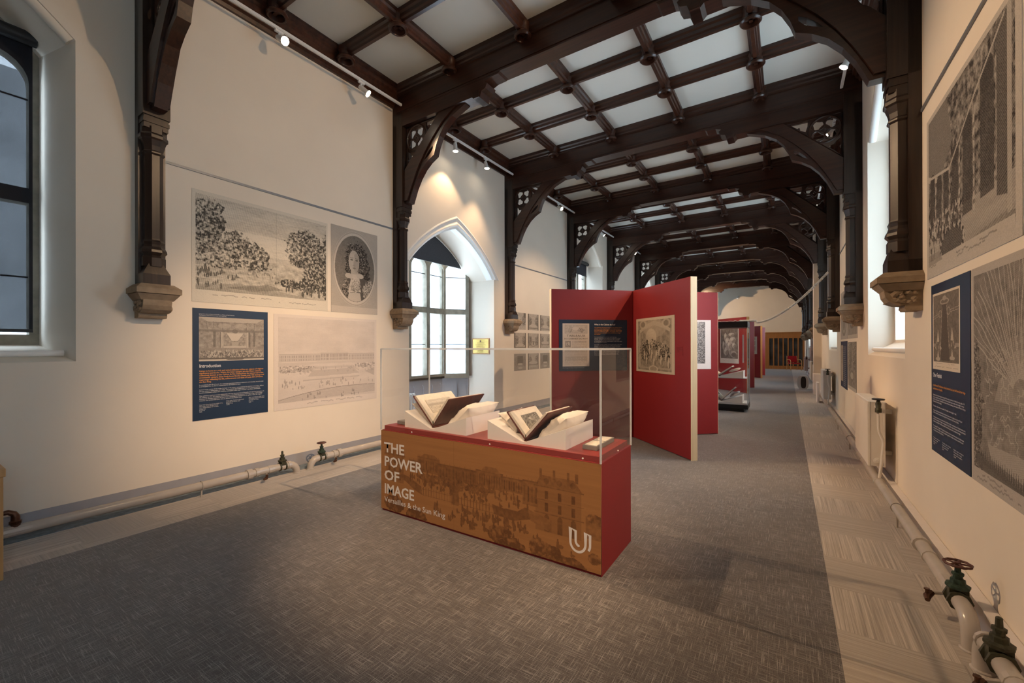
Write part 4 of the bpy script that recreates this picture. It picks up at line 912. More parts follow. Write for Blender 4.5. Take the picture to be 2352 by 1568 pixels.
def gods():
    g = Img(1.15, .88, 170, 91, .5); g.a = .45+.6*(g.fbm(22, 3)-.5); g.rect(.06, .06, .96, .97, .5, .4)
    g.poly([(.10, .22), (.28, .12), (.50, .06), (.72, .12), (.90, .22), (.90, .28), (.72, .2), (.5, .14), (.28, .2), (.1, .28)], .22); g.ell(.5, .2, .30, .16, .30, .6)
    for cx in (.2, .8): g.ell(cx, .12, .10, .08, .2, .7); g.ell(cx, .12, .06, .05, .6, .8)
    g.ell(.42, .36, .14, .16, .12, .7); g.rect(.08, .28, .13, .92, .3); g.rect(.89, .28, .94, .92, .3); g.tree(.25, .6, .14, .2, .72); g.tree(.72, .62, .16, .16, .66); g.tree(.5, .5, .14, .1, .6)
    for x, y in ((.38, .6), (.44, .68), (.56, .7), (.63, .62), (.3, .78), (.5, .80), (.68, .78), (.8, .72), (.24, .7), (.86, .82)): g.ell(x, y, .026, .07, .14, .9); g.ell(x, y-.08, .014, .022, .2); g.ell(x+.02, y+.03, .02, .05, .7, .7)
    g.rect(.1, .90, .92, .93, .35); g.ell(.48, .93, .12, .06, .15); g.ell(.48, .93, .09, .045, .6, .6)
    m = (g.x < .055) | (g.x > .93) | (g.y < .045) | (g.y > .965); g.a[m] = .10; g.grain(.12); g.a = np.clip((g.a-.3)*1.3+.3, 0, 1); return g.rgb((.50, .43, .35), (.030, .024, .019))
onboard(C1, (-1.075, 6.235), .16, 1.235, 1.155, 2.03, False, lambda P, U, w, h: hang('board_print', 'ornate allegorical engraving on the lit right arm of the nearest red screen', 'print', P, U, w, h, gods()))
def grove(seed):
    g = Img(.6, .88, 90, seed, .6); g.a = .5+.6*(g.fbm(14, 3)-.5); g.tree(.3, .2, .3, .14, .7); g.tree(.75, .5, .2, .5, .78); g.ell(.45, .33, .09, .1, .15, .8); g.ell(.42, .5, .11, .18, .15, .8); g.ell(.4, .75, .12, .16, .2, .7); g.tree(.15, .5, .12, .4, .8)
    m = (g.x < .1) | (g.x > .83) | (g.y < .04) | (g.y > .89); g.a[m] = .0; g.grain(.1); return g.rgb((.74, .74, .76), (.035, .035, .038))
onboard(C1, (-1.075, 8.40), .75, 1.43, 1.164, 2.034, False, lambda P, U, w, h: hang('board_print', 'white-bordered engraving on the rear right arm, partly hidden by the pale board edge', 'print', P, U, w, h, grove(95)))
def figs(seed):
    g = Img(.9, 1.22, 110, seed, .78); g.a = .78+.3*(g.fbm(14, 3)-.5)
    for x, y, rx, ry in ((.30, .27, .08, .12), (.40, .42, .13, .14), (.55, .62, .09, .14), (.68, .36, .17, .10), (.62, .2, .16, .05), (.33, .66, .14, .12), (.74, .5, .1, .07), (.5, .5, .1, .1), (.2, .5, .06, .12)): g.ell(x, y, rx, ry, .28, .75); g.ell(x+rx*.5, y+ry*.4, rx*.7, ry*.7, .85, .6); g.ell(x-rx*.2, y-ry*.3, rx*.5, ry*.4, .1, .7)
    g.ell(.72, .74, .17, .09, .5); g.ell(.75, .76, .13, .06, .85)
    m = (g.x < .05) | (g.x > .955) | (g.y < .035) | (g.y > .865); g.a[m] = .08; g.script(.1, .9, .90, 1, .01); g.script(.1, .9, .93, 1, .01); g.grain(.08); return g.rgb((.56, .56, .57), (.030, .030, .032))
onboard(C2, (-1.09, 15.95), .30, 1.24, .965, 2.21, False, lambda P, U, w, h: hang('board_print', 'dark engraving of entwined figures on the second red screen, seen through the tall glass case', 'print', P, U, w, h, figs(97)))
def plans():
    g = Img(.6, .85, 60, 99, .1)
    for y0, y1 in ((.05, .2), (.26, .5), (.55, .8)):
        g.rect(.1, y0, .85, y1, .6); 
        for k in range(4): g.rect(.15+.17*k, y0+.03, .26+.17*k, y1-.03, .1)
    g.rect(.1, .86, .8, .92, .4); return g.rgb((.62, .56, .48), (.05, .045, .04))
onboard(C3, (-1.06, 23.85), .7, 1.40, 1.158, 2.02, False, lambda P, U, w, h: hang('board_print', 'cream sheet of architectural drawings on the farthest red screen', 'print', P, U, w, h, plans()))
def caption(P, U, w, h, lab):
    o = MB().box(0, w, -.002, 0, 0, h).build('caption_label', MT['red']); o.matrix_world = frame(P, U); tag(o, lab, 'caption')
    words(o, '\n'.join(['Engraving after the painting', 'by Charles Le Brun', 'Tableaux du Cabinet du Roi', 'Paris, 1677', 'Ushaw library']), .006, h-.02, .013, 'txtr', y=-.003, width=w-.012)
onboard(C1, (-1.075, 6.235), 1.27, 1.42, 1.44, 1.57, False, lambda P, U, w, h: caption(P, U, w, h, 'small dark red caption to the right of the ornate allegorical engraving'))
onboard(C1, (-1.075, 8.40), 1.45, 1.535, 1.40, 1.56, False, lambda P, U, w, h: caption(P, U, w, h, 'small dark red caption beside the white-bordered engraving'))
# ================================================================== display case in front
CX0, CX1, CY0, CY1 = -3.297, -1.066, 2.742, 3.40
t = thing('display_case', 'long red display case with a printed wooden front and clear acrylic hood', 'display case', (CX0, CY0, 0))
w_, d_ = CX1-CX0, CY1-CY0; H1, H2, GT = .777, .818, 1.556
MB().box(0, w_, .012, d_, 0.0, H1).build('body', MT['red'], t, bevel=.003)
MB().box(.022, w_-.022, .022, d_-.022, H1, H2).build('deck', MT['redtop'], t, bevel=.002)
def casefront():
    g = Img(w_, .75, 560, 101, 0); base = g.a*0; wn = g.fbm(3, 4, 1, 30)
    # distant palace wings
    sky = .47-.10*np.sin(np.clip((g.x-.1)/.9, 0, 1)*3.1)
    g.rect(.03, .29, .14, .62, .38)
    for i in range(3):
        for j in range(3): g.rect(.045+.033*i, .33+.10*j, .058+.033*i, .39+.10*j, .75)
    g.poly([(.02, .30), (.03, .22), (.14, .22), (.15, .30)], .5)
    def wing(x0, x1, y0, y1, n, v=.42):
        g.rect(x0, y0, x1, y1, v); dx = (x1-x0)/n
        for i in range(n): g.rect(x0+dx*(i+.25), y0+(y1-y0)*.2, x0+dx*(i+.7), y1-(y1-y0)*.12, .78 if i % 2 else .6)
        g.rect(x0, y0-.008, x1, y0+.006, .65)
        for i in range(n): g.rect(x0+dx*(i+.4), y0-.03, x0+dx*(i+.5), y0, .55)
    wing(.17, .23, .31, .42, 5); wing(.22, .34, .25, .42, 13); g.poly([(.23, .25), (.26, .20), (.31, .20), (.34, .25)], .4); wing(.33, .53, .29, .46, 24, .55); wing(.52, .64, .27, .44, 11, .45); g.poly([(.54, .27), (.56, .215), (.61, .215), (.63, .27)], .4); wing(.63, .72, .29, .43, 9)
    g.tree(.40, .48, .16, .05, .62); g.tree(.52, .47, .08, .03, .6); g.folk(.22, .70, .42, .55, 130, .009, .62)
    # right hand block
    g.rect(.77, .30, .935, .74, .30); g.poly([(.77, .30), (.79, .19), (.91, .19), (.94, .30)], .42); wing(.72, .78, .28, .52, 4, .4)
    for x in (.785, .835, .885, .915): g.rect(x, .13, x+.010, .22, .6)
    for i in range(3):
        x = .805+.048*i; g.ell(x+.006, .245, .010, .03, .7)
        for y in (.34, .46): g.rect(x, y, x+.013, y+.08, .82)
        g.rect(x-.001, .60, x+.016, .74, .75); g.ell(x+.0075, .60, .0085, .03, .75)
    for y in (.30, .43, .56): g.rect(.765, y, .945, y+.008, .6)
    g.rect(.95, .50, 1, .70, .5, .7); g.tree(.985, .52, .03, .05, .6)
    # enclosure walls and railings
    g.poly([(.13, .50), (.17, .52), (.24, .60), (.245, .70), (.20, .66), (.15, .58), (.10, .56)], .58)
    for i in range(24): x = .25+.0142*i; g.rect(x, .60, x+.003, .70+.0, .62)
    g.rect(.245, .62, .60, .628, .6); g.rect(.245, .69, .60, .697, .6)
    for i in range(10): x = .26+.034*i; g.ell(x, .575, .005, .022, .78)
    g.rect(.40, .55, .435, .72, .55); g.ell(.418, .55, .02, .03, .65)
    g.poly([(.59, .60), (.64, .615), (.70, .61), (.73, .55), (.74, .56), (.75, .66), (.68, .72), (.60, .70)], .66); g.poly([(.74, .56), (.83, .62), (.83, .74), (.75, .67)], .42)
    g.folk(.16, .75, .50, .60, 26, .012, .72); g.folk(.30, .96, .76, .93, 34, .013, .72); g.folk(.45, .73, .73, .79, 40, .013, .7)
    g.a = np.clip(g.a+(g.a > .3)*(g.fbm(90, 2)-.5)*.5, 0, 1)
    for c in ((.085, .90, .055, .10), (.205, .97, .06, .10), (.62, .90, .05, .10), (.67, .97, .06, .08), (.80, .93, .06, .10), (.87, 1.0, .08, .08), (.98, .88, .02, .05)): g.tree(*c, .80)
    g.a = np.clip(g.a, 0, 1)*.9; g.grain(.06)
    seam = (abs(g.x-.412) < .0012); a = g.a[..., None]; wood_ = np.array((.275, .130, .050))*(1+.26*(wn[..., None]-.5)); c = wood_*(1-a)+np.array((.075, .031, .014))*a; c[seam] *= .82; return c
po = bpy.data.objects.new('printed_front', print_mesh('printed_front', w_, .75, casefront(), MT['printp'], .012)); COL.objects.link(po); po.parent = t; po.location = (0, .012, .022)
zc = [.568, .436, .305, .173]
for s_, z_, wd in (('THE', .568, .275), ('POWER', .436, .502), ('OF', .305, .205), ('IMAGE', .173, .395)): words(po, s_, .045, z_-.022+.003, .132, 'txtg', y=-.0135, bold=.022, width=wd, name='title_lettering')
words(po, 'Versailles & the Sun King', .048, .097-.022, .068, 'txtg', y=-.0135, bold=.008, width=.775, name='subtitle_lettering')
def ribbon(pts, r, closed=False):
    pts = [p for i, p in enumerate(pts) if i == 0 or math.dist(p, pts[i-1]) > 1e-4]; m = MB(); n = len(pts); Ls, Rs = [], []
    for i, p in enumerate(pts):
        a = Vector(pts[max(i-1, 0)]); b = Vector(pts[min(i+1, n-1)]); d = (b-a).normalized(); nn = Vector((-d.y, d.x)); q = Vector(p)
        if 0 < i < n-1:
            d1 = (q-a).normalized(); d2 = (b-q).normalized(); k = max(.45, math.cos(d1.angle(d2)/2)); nn = nn/k
        Ls.append(q+nn*r); Rs.append(q-nn*r)
    vs = [(p.x, 0, p.y) for p in Ls+Rs]; return m.add(vs, [(i+n, i+1+n, i+1, i) for i in range(n-1)])
def arcp(cx, cy, rx, ry, a0, a1, n=12): return [(cx+rx*math.cos(R(a0+(a1-a0)*i/n)), cy+ry*math.sin(R(a0+(a1-a0)*i/n))) for i in range(n+1)]
lg = MB(); U_ = .165; r_ = .0085
outer = [(.115, .118), (.112, .118)]
p1 = [(.075, .06)]+arcp(.085, .098, .036, .036, 250, 180, 6)+[(.049, .165), (.0085, .178)]+[(.0085, .09)]+arcp(.066, .085, .0575, .063, 180, 360, 16)+[(.1235, .165), (.157, .155), (.157, .085)]+arcp(.10, .085, .057, .06, 0, -38, 6)
lg.add(ribbon(p1, r_).v, ribbon(p1, r_).f)
lo = lg.build('emblem', MT['txtg'], po); lo.location = (-1.302-CX0, -.0135, .092-.0); lo['label'] = 'light grey outlined U emblem'
g = .010   # acrylic hood
h = MB(); h.box(0, w_, 0, g, H1+.001, GT).box(0, w_, d_-g, d_, H1+.001, GT).box(0, g, g, d_-g, H1+.001, GT).box(w_-g, w_, g, d_-g, H1+.001, GT).box(0, w_, 0, d_, GT, GT+g)
def quad(x0, y0, x1, y1, z0, z1): return ([(x0, y0, z0), (x1, y1, z0), (x1, y1, z1), (x0, y0, z1)], [(0, 1, 2, 3)])
h = MB(); h.add(*quad(0, 0, w_, 0, H1, GT)).add(*quad(0, d_, w_, d_, H1, GT)).add(*quad(0, 0, 0, d_, H1, GT)).add(*quad(w_, 0, w_, d_, H1, GT)); h.add([(0, 0, GT), (w_, 0, GT), (w_, d_, GT), (0, d_, GT)], [(0, 1, 2, 3)])
ho = h.build('acrylic_hood', MT['acryl'], t)
e = MB()
for x in (0, w_):
    for y in (0, d_): e.box(x-.006, x+.006, y-.006, y+.006, H1, GT)
for y in (0, d_): e.box(0, w_, y-.006, y+.006, GT-.006, GT+.006)
for x in (0, w_): e.box(x-.006, x+.006, 0, d_, GT-.006, GT+.006)
eo = e.build('hood_edge', MT['edge'], t); eo['label'] = 'bright edges of the acrylic hood'
sc_ = MB()
for x in (.42, 1.30, 2.1): sc_.lathe([(.006, 0), (.006, .004), (.002, .006)], (x, -.001, H1+.02), 10, (0, -1, 0))
sc_.lathe([(.006, 0), (.006, .004), (.002, .006)], (w_+.001, .34, H1+.02), 10, (1, 0, 0)); sc_.build('screw', MT['white'], t)
def cradle(x0, x1, y0, y1, vx, lab, z0=H2, hh=.152, mid=.02):
    o = MB().prism([(x0, z0), (x1, z0), (x1, z0+hh), (vx+.02, z0+mid), (vx-.02, z0+mid), (x0, z0+hh)], 'Y', y0, y1).build('foam_cradle', MT['foam'])
    return tag(o, lab, 'book cradle', 'white foam book cradles')
cradle(-3.035, -2.291, 2.803, 3.30, -2.69, 'white foam wedge cradle under the left open book in the front case', H2+.0005)
cradle(-2.066, -1.360, 2.805, 3.32, -1.72, 'white foam wedge cradle under the right open book in the front case', H2+.0005)
def book(vx, y0, y1, z0, l, r, th, lab, picfn, open_len, pageth=.03, mats=('leath', 'foam')):
    """an open volume standing in a V. l, r: (dx, dz) of the upper outer corners of the two boards"""
    t = thing('open_book', lab, 'book', (vx, y0, z0))
    D = y1-y0
    for sgn, (dx, dz), pt in ((-1, l, pageth), (1, r, pageth*1.1)):
        L = math.hypot(dx, dz); u = Vector((dx/L, 0, dz/L)); n = Vector((-u.z, 0, u.x)) if sgn > 0 else Vector((u.z, 0, -u.x))
        # n points to the inside (up, between the boards)
        if n.z < 0: n = -n
        m = MB(); a = [Vector((0, 0, 0)), u*L, u*L+n*.009, n*.009]
        m.add([tuple(p) for p in a]+[(p.x, D, p.z) for p in a], [(0, 1, 2, 3), (7, 6, 5, 4), (1, 0, 4, 5), (2, 1, 5, 6), (3, 2, 6, 7), (0, 3, 7, 4)])
        cv = m.build('cover', MT['leath'], t)
        m = MB(); k = .008; a = [n*.009+u*.004, n*.009+u*(L-.012), n*(.009+pt*.8)+u*(L-.014), n*(.009+pt)+u*(L*.5), n*(.009+pt*1.05)+u*.03]
        nn = len(a); m.add([(p.x, k, p.z) for p in a]+[(p.x, D-k, p.z) for p in a], [tuple(range(nn)), tuple(range(2*nn-1, nn-1, -1))]+[(i, i+nn, (i+1) % nn+nn, (i+1) % nn) for i in range(nn)])
        pg = m.build('page_block', MT['paper'], t)
        if sgn < 0:
            w, h2, x_, y_ = picfn[1]
            img = print_mesh('engraved_plate', w, h2, picfn[0], MT['print'], .001); io = bpy.data.objects.new('engraved_plate', img); COL.objects.link(io); io.parent = t
            o_ = n*(.009+pt+.003)+u*(L*x_)
            # local X of the print runs along the depth (Y), local Z down the board
            X = Vector((0, 1, 0)); Z = u; Y = Z.cross(X)
            if Y.dot(n) > 0: X = -X; Y = Z.cross(X); o_ = o_+Vector((0, D*y_+w, 0))
            else: o_ = o_+Vector((0, D*y_, 0))
            M_ = Matrix((X, Y, Z)).transposed().to_4x4(); M_.translation = o_; io.matrix_local = M_
    s = MB().sweep([(0, .002, -.004), (0, D-.002, -.004)], .012, 8); s.build('spine', MT['leath'], t, True); return t
MT['paper'] = simple('aged_paper', (.70, .64, .55), .85, .15, var=.05, sc=30)
def plate1():
    g = Img(.34, .17, 70, 111, .15); g.a = .25+.4*(g.fbm(14, 3, 1, 2)-.5); g.rect(0, .3, 1, .5, .55, .7); g.folk(.05, .95, .5, .9, 40, .02, .65); g.grain(.1); return g.rgb((.66, .61, .53), (.09, .08, .07))
def plate2():
    g = Img(.22, .15, 60, 112, .7); g.a = .72+.35*(g.fbm(10, 3)-.5); g.hatch(14, .2, .5)
    for i in range(7): g.line(.3, .3, .9, .1+.13*i, .006, .15, .7)
    g.grain(.12); return g.rgb((.62, .58, .52), (.025, .023, .022))
book(-2.703, 2.83, 3.345, .846, (-.255, .262), (.20, .262), .012, 'open leather-bound book on the left cradle, pale engraved plate on its left page', (plate1(), (.34, .15, .35, .14)), 0, .024)
book(-1.712, 2.815, 3.24, .846, (-.175, .205), (.205, .225), .012, 'open brown book on the right cradle showing a dark framed engraving', (plate2(), (.24, .13, .25, .24)), 0, .020)
def pillow(P, rx, ry, rz, rotz, lab, tilt=0):
    bm = bmesh.new(); bmesh.ops.create_grid(bm, x_segments=26, y_segments=26, size=1); rnd = random.Random(int(rx*1000)+int(P[0]*100)); vs = []
    for top in (1, -1):
        for v in bm.verts:
            x, y = v.co.x, v.co.y; e = max(0, (1-abs(x)**3.2))*max(0, (1-abs(y)**3.2)); z = top*(e**.5)*(1+.10*math.sin(7*x+3*y)*math.cos(5*y-2*x)+.05*math.sin(19*x+7*y)+.03*math.sin(29*y-9*x)); pin = 1-.10*(1-abs(y*y))*abs(x)**4-.10*0
            vs.append((x*rx*(1-.12*(1-y*y)*x*x), y*ry*(1-.12*(1-x*x)*y*y), z*rz))
    fs = [tuple(v.index for v in f.verts) for f in bm.faces]; n = len(bm.verts); bm.free()
    m = MB().add(vs, fs+[tuple(i+n for i in f[::-1]) for f in fs]); o = m.build('cushion', MT['pillow'], None, True); o.location = P; o.rotation_euler = (0, tilt, rotz); return tag(o, lab, 'cushion', 'cream cotton book cushions')
pillow((-2.43, 3.075, .945), .165, .235, .075, 0, 'cream cotton cushion under the right board of the left book', R(-38))
pillow((-2.925, 3.09, .948), .13, .21, .045, 0, 'cream cotton cushion peeping out left of the left book', R(40))
pillow((-1.50, 3.06, .945), .155, .215, .072, 0, 'cream cotton cushion under the right board of the right book', R(-38))
pillow((-1.925, 3.07, .948), .12, .19, .042, 0, 'cream cotton cushion showing behind the left board of the right book', R(40))
t = thing('label_box', 'grey card label box with two pale captions, right end of the front case', 'label box', (-1.272, 2.905, H2+.001))
MB().box(0, .112, 0, .37, 0, .032).build('box', MT['greybox'], t, bevel=.002); c1 = MB().box(.010, .102, .02, .175, .032, .033); c1.build('caption_card', MT['paper'], t); MB().box(.010, .102, .20, .35, .032, .033).build('caption_card', MT['paper'], t)
tag(MB().box(-3.215, -3.065, 2.87, 3.22, H2+.001, H2+.034).build('label_box', MT['greybox'], bevel=.002), 'grey card label box behind the left cradle, left end of the front case', 'label box')
# ================================================================== tall glass case
X0, X1, Y0_, Y1_ = -2.35, -.782, 11.35, 12.02
t = thing('glass_showcase', 'tall glass showcase with black top and base beside the second red screen', 'showcase', (X0, Y0_, 0)); w2, d2 = X1-X0, Y1_-Y0_
MB().box(.09, w2-.09, .09, d2-.09, 0, .075).build('plinth', MT['black'], t); MB().box(0, w2, 0, d2, .075, .175).build('base', MT['black'], t, bevel=.004)
MB().box(.02, w2-.02, .02, d2-.02, .175, .215).build('floor_tray', MT['white'], t); MB().box(-.0, w2, 0, d2, 2.01, 2.15).build('top', MT['black'], t, bevel=.004)
h = MB(); h.add(*quad(0.01, 0.01, w2-.01, 0.01, .175, 2.01)).add(*quad(0.01, d2-.01, w2-.01, d2-.01, .175, 2.01)).add(*quad(.01, .01, .01, d2-.01, .175, 2.01)).add(*quad(w2-.01, .01, w2-.01, d2-.01, .175, 2.01)); h.build('glass_wall', MT['acryl'], t)
e = MB()
for x in (.006, w2-.006):
    for y in (.006, d2-.006): e.box(x-.006, x+.006, y-.006, y+.006, .175, 2.01)
e.build('glass_edge', MT['edge'], t); MB().box(.03, w2-.03, .03, d2-.03, .795, .807).build('shelf', MT['edge'], t)
MB().box(w2-.16, w2-.13, d2-.03, d2-.02, 1.15, 1.85).build('lock_strip', MT['white'], t)
cradle(X0+.72, X1-.10, Y0_+.08, Y1_-.12, X0+.95, 'white foam cradle on the upper glass shelf of the tall showcase', .8075, .17, .03)
cradle(X0+.62, X1-.12, Y0_+.08, Y1_-.12, X0+1.0, 'white foam cradle on the bottom tray of the tall showcase', .2155, .17, .02)
book(X0+1.0, Y0_+.10, Y1_-.14, .2455, (-.30, .30), (.30, .30), .01, 'open volume standing in the bottom of the tall showcase', (plate2(), (.24, .13, .35, .2)), 0, .03)
book(X0+.95, Y0_+.10, Y1_-.14, .845, (-.34, .20), (.30, .22), .01, 'open pale book on the upper shelf of the tall showcase', (plate1(), (.3, .13, .35, .2)), 0, .03)
pillow((X1-.30, Y0_+.33, .985), .13, .16, .03, 0, 'cream cushion on the upper shelf of the tall showcase', R(-18))
pillow((X1-.30, Y0_+.33, .395), .12, .16, .034, 0, 'cream cushion in the bottom of the tall showcase', R(-32))
# coiled white cord
pts = []; A, B = Vector((-.95, 11.45, 2.17)), Vector((.735, 11.30, 3.15)); n = 900
def cpt(u):
    p = A.lerp(B, u); sag = .42*4*u*(1-u)*(1-.35*u)
    p = Vector((p.x, p.y, p.z-sag*1.0)); p.z = max(p.z, 2.165) if u < .2 else p.z; return p
for i in range(n+1):
    u = i/n; c = cpt(u); th = i*2*math.pi/9; d = (cpt(min(1, u+.01))-cpt(max(0, u-.01))).normalized(); e1 = d.cross(Vector((0, 1, 0))).normalized(); e2 = d.cross(e1); pts.append(c+(e1*math.cos(th)+e2*math.sin(th))*.018)
t = thing('coiled_cord', 'white coiled cord swagged from the tall showcase to the right wall post', 'cord', (-.95, 11.45, 2.17))
o = MB().sweep(pts, .010, 5).build('coil', MT['white'], t); o.location = (.95, -11.45, -2.17)
rnd = random.Random(3); p = [(-1.45+.05*i, 11.47+.04*math.sin(i*2.1), 2.158+.018*abs(math.sin(i*1.4))) for i in range(11)]+[(-.95, 11.45, 2.17)]
o = MB().sweep(p, .007, 6).build('loose_end', MT['white'], t, True); o.location = (.95, -11.45, -2.17)
# ================================================================== radiators
def radiator(y, lab, L=.98):
    t = thing('radiator', lab, 'radiator', (XR-.004, y, 0), group='cream panel radiators on the right wall'); z0, z1 = .305, .985
    m = MB()
    m.box(-.223, -.205, 0, L, z0, z1).box(-.10, -.082, 0, L, z0, z1)
    k = int(L/.033)
    for i in range(k): yy = (i+.5)*L/k; m.box(-.2265, -.2225, yy-.011, yy+.011, z0+.03, z1-.03)
    m.build('panel', MT['radi'], t, bevel=.003)
    
    for q0 in (.004, L-.01): MB().box(-.205, -.10, q0, q0+.006, z0+.004, z1-.004).build('side_cover', MT['radi'], t)
    g = MB(); nb = int(L/.05)
    for i in range(nb): yy = (i+.5)*L/nb; g.box(-.205, -.10, yy-.017, yy+.017, z1-.008, z1-.001)
    g.box(-.205, -.10, .01, L-.01, z1-.02, z1-.010); g.build('top_grille', MT['radi'], t)
    g = MB()
    for yy in (.2, L-.2): g.box(-.082, 0, yy-.02, yy+.02, z0+.1, z0+.14).box(-.082, 0, yy-.02, yy+.02, z1-.14, z1-.10)
    g.build('wall_bracket', MT['radi'], t)
    a = MB().sweep([(-.15, 0, z1-.05), (-.15, -.07, z1-.05)], .02, 12); a.lathe([(.032, 0), (.032, .012), (.018, .016)], (-.15, .0, z0+.06), 14, (0, -1, 0)).lathe([(.016, .01), (.016, .022)], (-.15, 0, z0+.06), 12, (0, -1, 0)); a.build('connection', MT['radi'], t, True)
    v = MB().lathe([(.028, -.06), (.028, -.02), (.022, -.01), (.026, .03), (.018, .05), (.012, .07)], (-.15, -.085, z1-.04), 12); vo = v.build('valve', MT['valve'], t, True)
    MB().lathe([(.012, .065), (.052, .070), (.055, .078), (.05, .084), (.012, .086)], (-.15, -.085, z1-.04), 10).build('handwheel', MT['blackm'], vo, True)
    MB().sweep([(-.15, -.085, z1-.10), (-.15, -.085, z1-.24), (-.145, -.085, z1-.30), (-.115, -.085, z1-.38), (-.11, -.085, z1-.42), (-.125, -.085, z1-.6), (-.144, -.085, .209)], .013, 10).build('feed_pipe', MT['radi'], t, True)
for i, lab in enumerate(['cream panel radiator under the nearest right window', 'cream panel radiator under the second right window', 'cream panel radiator just past the wall pier on the right', 'distant cream panel radiator on the right near the red chair']): radiator(5.82+6.6*i, lab)
# column radiator inside the alcove
t = thing('column_radiator', 'pale column radiator inside the pointed alcove, below its sill', 'radiator', (-6.36, 5.55, 0)); m = MB()
for i in range(9):
    y = .07*i
    for x in (-.04, .04): m.sweep([(x, y, .10), (x, y, .58)], .02, 8)
    m.sweep([(-.04, y, .58), (-.03, y, .615), (.03, y, .615), (.04, y, .58)], .02, 8); m.sweep([(-.04, y, .10), (.04, y, .10)], .02, 8)
m.build('column', MT['radi'], t, True); MB().sweep([(0, 0, .12), (0, .56, .12)], .018, 8).build('header', MT['radi'], t, True); m = MB()
for y in (.035, .525): m.box(-.03, .03, y-.012, y+.012, 0, .10)
m.build('foot', MT['radi'], t)
# ================================================================== heating pipes
def gate_valve(parent, x, y, z, wheel, ax=1, s=1.0, big=False):
    v = MB(); v.lathe([(.050*s, -.05*s), (.062*s, -.048*s), (.062*s, -.03*s), (.045*s, -.025*s), (.045*s, .025*s), (.062*s, .03*s), (.062*s, .048*s), (.05*s, .05*s)], (x, y, z), 8, (0, 1, 0))
    v.box(x-.045*s, x+.045*s, y-.028*s, y+.028*s, z-.02*s, z+.075*s); vo = v.build('valve_body', MT['valve'], parent)
    b = MB().lathe([(.055*s, .07*s), (.06*s, .078*s), (.06*s, .09*s), (.038*s, .10*s), (.036*s, .125*s), (.024*s, .13*s), (.024*s, .15*s), (.030*s, .152*s), (.030*s, .165*s), (.016*s, .17*s), (.014*s, .215*s), (.009*s, .22*s)], (x, y, z), 8); b.build('bonnet', MT['verd' if wheel else 'valve'], vo)
    if wheel:
        h = MB(); zz = z+.222*s; n = 30; h.sweep([(x+.062*s*(1+.05*math.cos(9*a))*math.cos(a), y+.062*s*(1+.05*math.cos(9*a))*math.sin(a), zz) for a in [2*math.pi*k/n for k in range(n)]], .0075*s, 6, closed=True)
        for k in range(5): a = 2*math.pi*k/5; h.sweep([(x, y, zz), (x+.06*s*math.cos(a), y+.06*s*math.sin(a), zz)], .0055*s, 6)
        h.lathe([(.014*s, -.012*s), (.016*s, .01*s)], (x, y, zz), 10); h.build('handwheel', MT['rust'], vo, True)
def drain(parent, x, y, z, dx, s=1.0):
    MB().sweep([(x, y, z-.03*s), (x+dx*.03*s, y, z-.05*s), (x+dx*.09*s, y-.02*s, z-.055*s)], .014*s, 8).build('drain_branch', MT['pipe'], parent, True)
    c = MB().sweep([(x+dx*.09*s, y-.02*s, z-.055*s), (x+dx*.12*s, y-.05*s, z-.075*s), (x+dx*.125*s, y-.085*s, z-.085*s)], [.017*s, .022*s, .014*s], 8); c.lathe([(.01*s, 0), (.010*s, .03*s), (.016*s, .032*s), (.016*s, .04*s)], (x+dx*.12*s, y-.045*s, z-.065*s), 8); c.build('drain_cock', MT['copper'], parent, True)
def ebow(y0, y1, X, Z, r, zf=.0): # run then quarter bend down to the floor; y1 = foot
    s = 1 if y1 > y0 else -1; b = .10; return [(X, y0, Z), (X, y1-s*b, Z), (X, y1-s*b*.62, Z-.008), (X, y1-s*b*.3, Z-.030), (X, y1-s*b*.08, Z-.062), (X, y1, Z-.10), (X, y1, zf)]
def couplings(parent, X, Z, r, ys):
    for y, w, k in ys: MB().lathe([(r, -w), (r*k, -w*.9), (r*k, w*.9), (r, w)], (X, y, Z), 12, (0, 1, 0)).build('coupling', MT['pipe'], parent)
def brackets(parent, X, Z, r, ys):
    for y in ys:
        m = MB(); n = 16; m.sweep([(X+(r+.004)*math.cos(a), y, Z+(r+.004)*math.sin(a)) for a in [2*math.pi*k/n for k in range(n)]], .005, 6, closed=True); m.sweep([(X, y, Z-r), (X, y, 0)], .009, 8); m.build('bracket', MT['pipe'], parent)
XP, ZP, RP = -5.17, .12, .042
def pipe(lab, X, Z, r, y0, yf, valve_y, wheel, cps, brs, dr, s):
    t = thing('heating_pipe', lab, 'heating pipe', (X, (y0+yf)/2, 0)); L = thing('tmp', None, None); bpy.data.objects.remove(L); oy = (y0+yf)/2
    MB().sweep([(0, p[1]-oy, p[2]) for p in ebow(y0, yf, X, Z, r)], r, 14).build('pipe_run', MT['pipe'], t, True)
    MB().lathe([(r*1.18, 0), (r*1.18, .006), (r, .012)], (0, yf-oy, .0), 16).build('floor_collar', MT['pipe'], t)
    if valve_y is not None: gate_valve(t, 0, valve_y-oy, Z, wheel, s=s)
    couplings(t, 0, Z, r, [(y-oy, w, k) for y, w, k in cps]); brackets(t, 0, Z, r, [y-oy for y in brs])
    if dr is not None: drain(t, 0, dr-oy, Z, 1 if X < 0 else -1, s)
    return t
pl = pipe('cream heating pipe along the left wall ending in an elbow below the palace engraving', XP, ZP, RP, -3.0, 2.98, 2.80, False, [(2.42, .03, 1.35), (2.50, .02, 1.2), (2.66, .035, 1.12), (2.88, .02, 1.15), (.66, .10, 1.06)], [1.95], 2.60, .85)
pipe('cream heating pipe with a red handwheel valve, running behind the front case', XP, ZP, RP, 5.05, 3.16, 3.32, True, [(3.58, .03, 1.35), (3.50, .02, 1.2), (3.40, .02, 1.12)], [4.30], 3.50, .85)
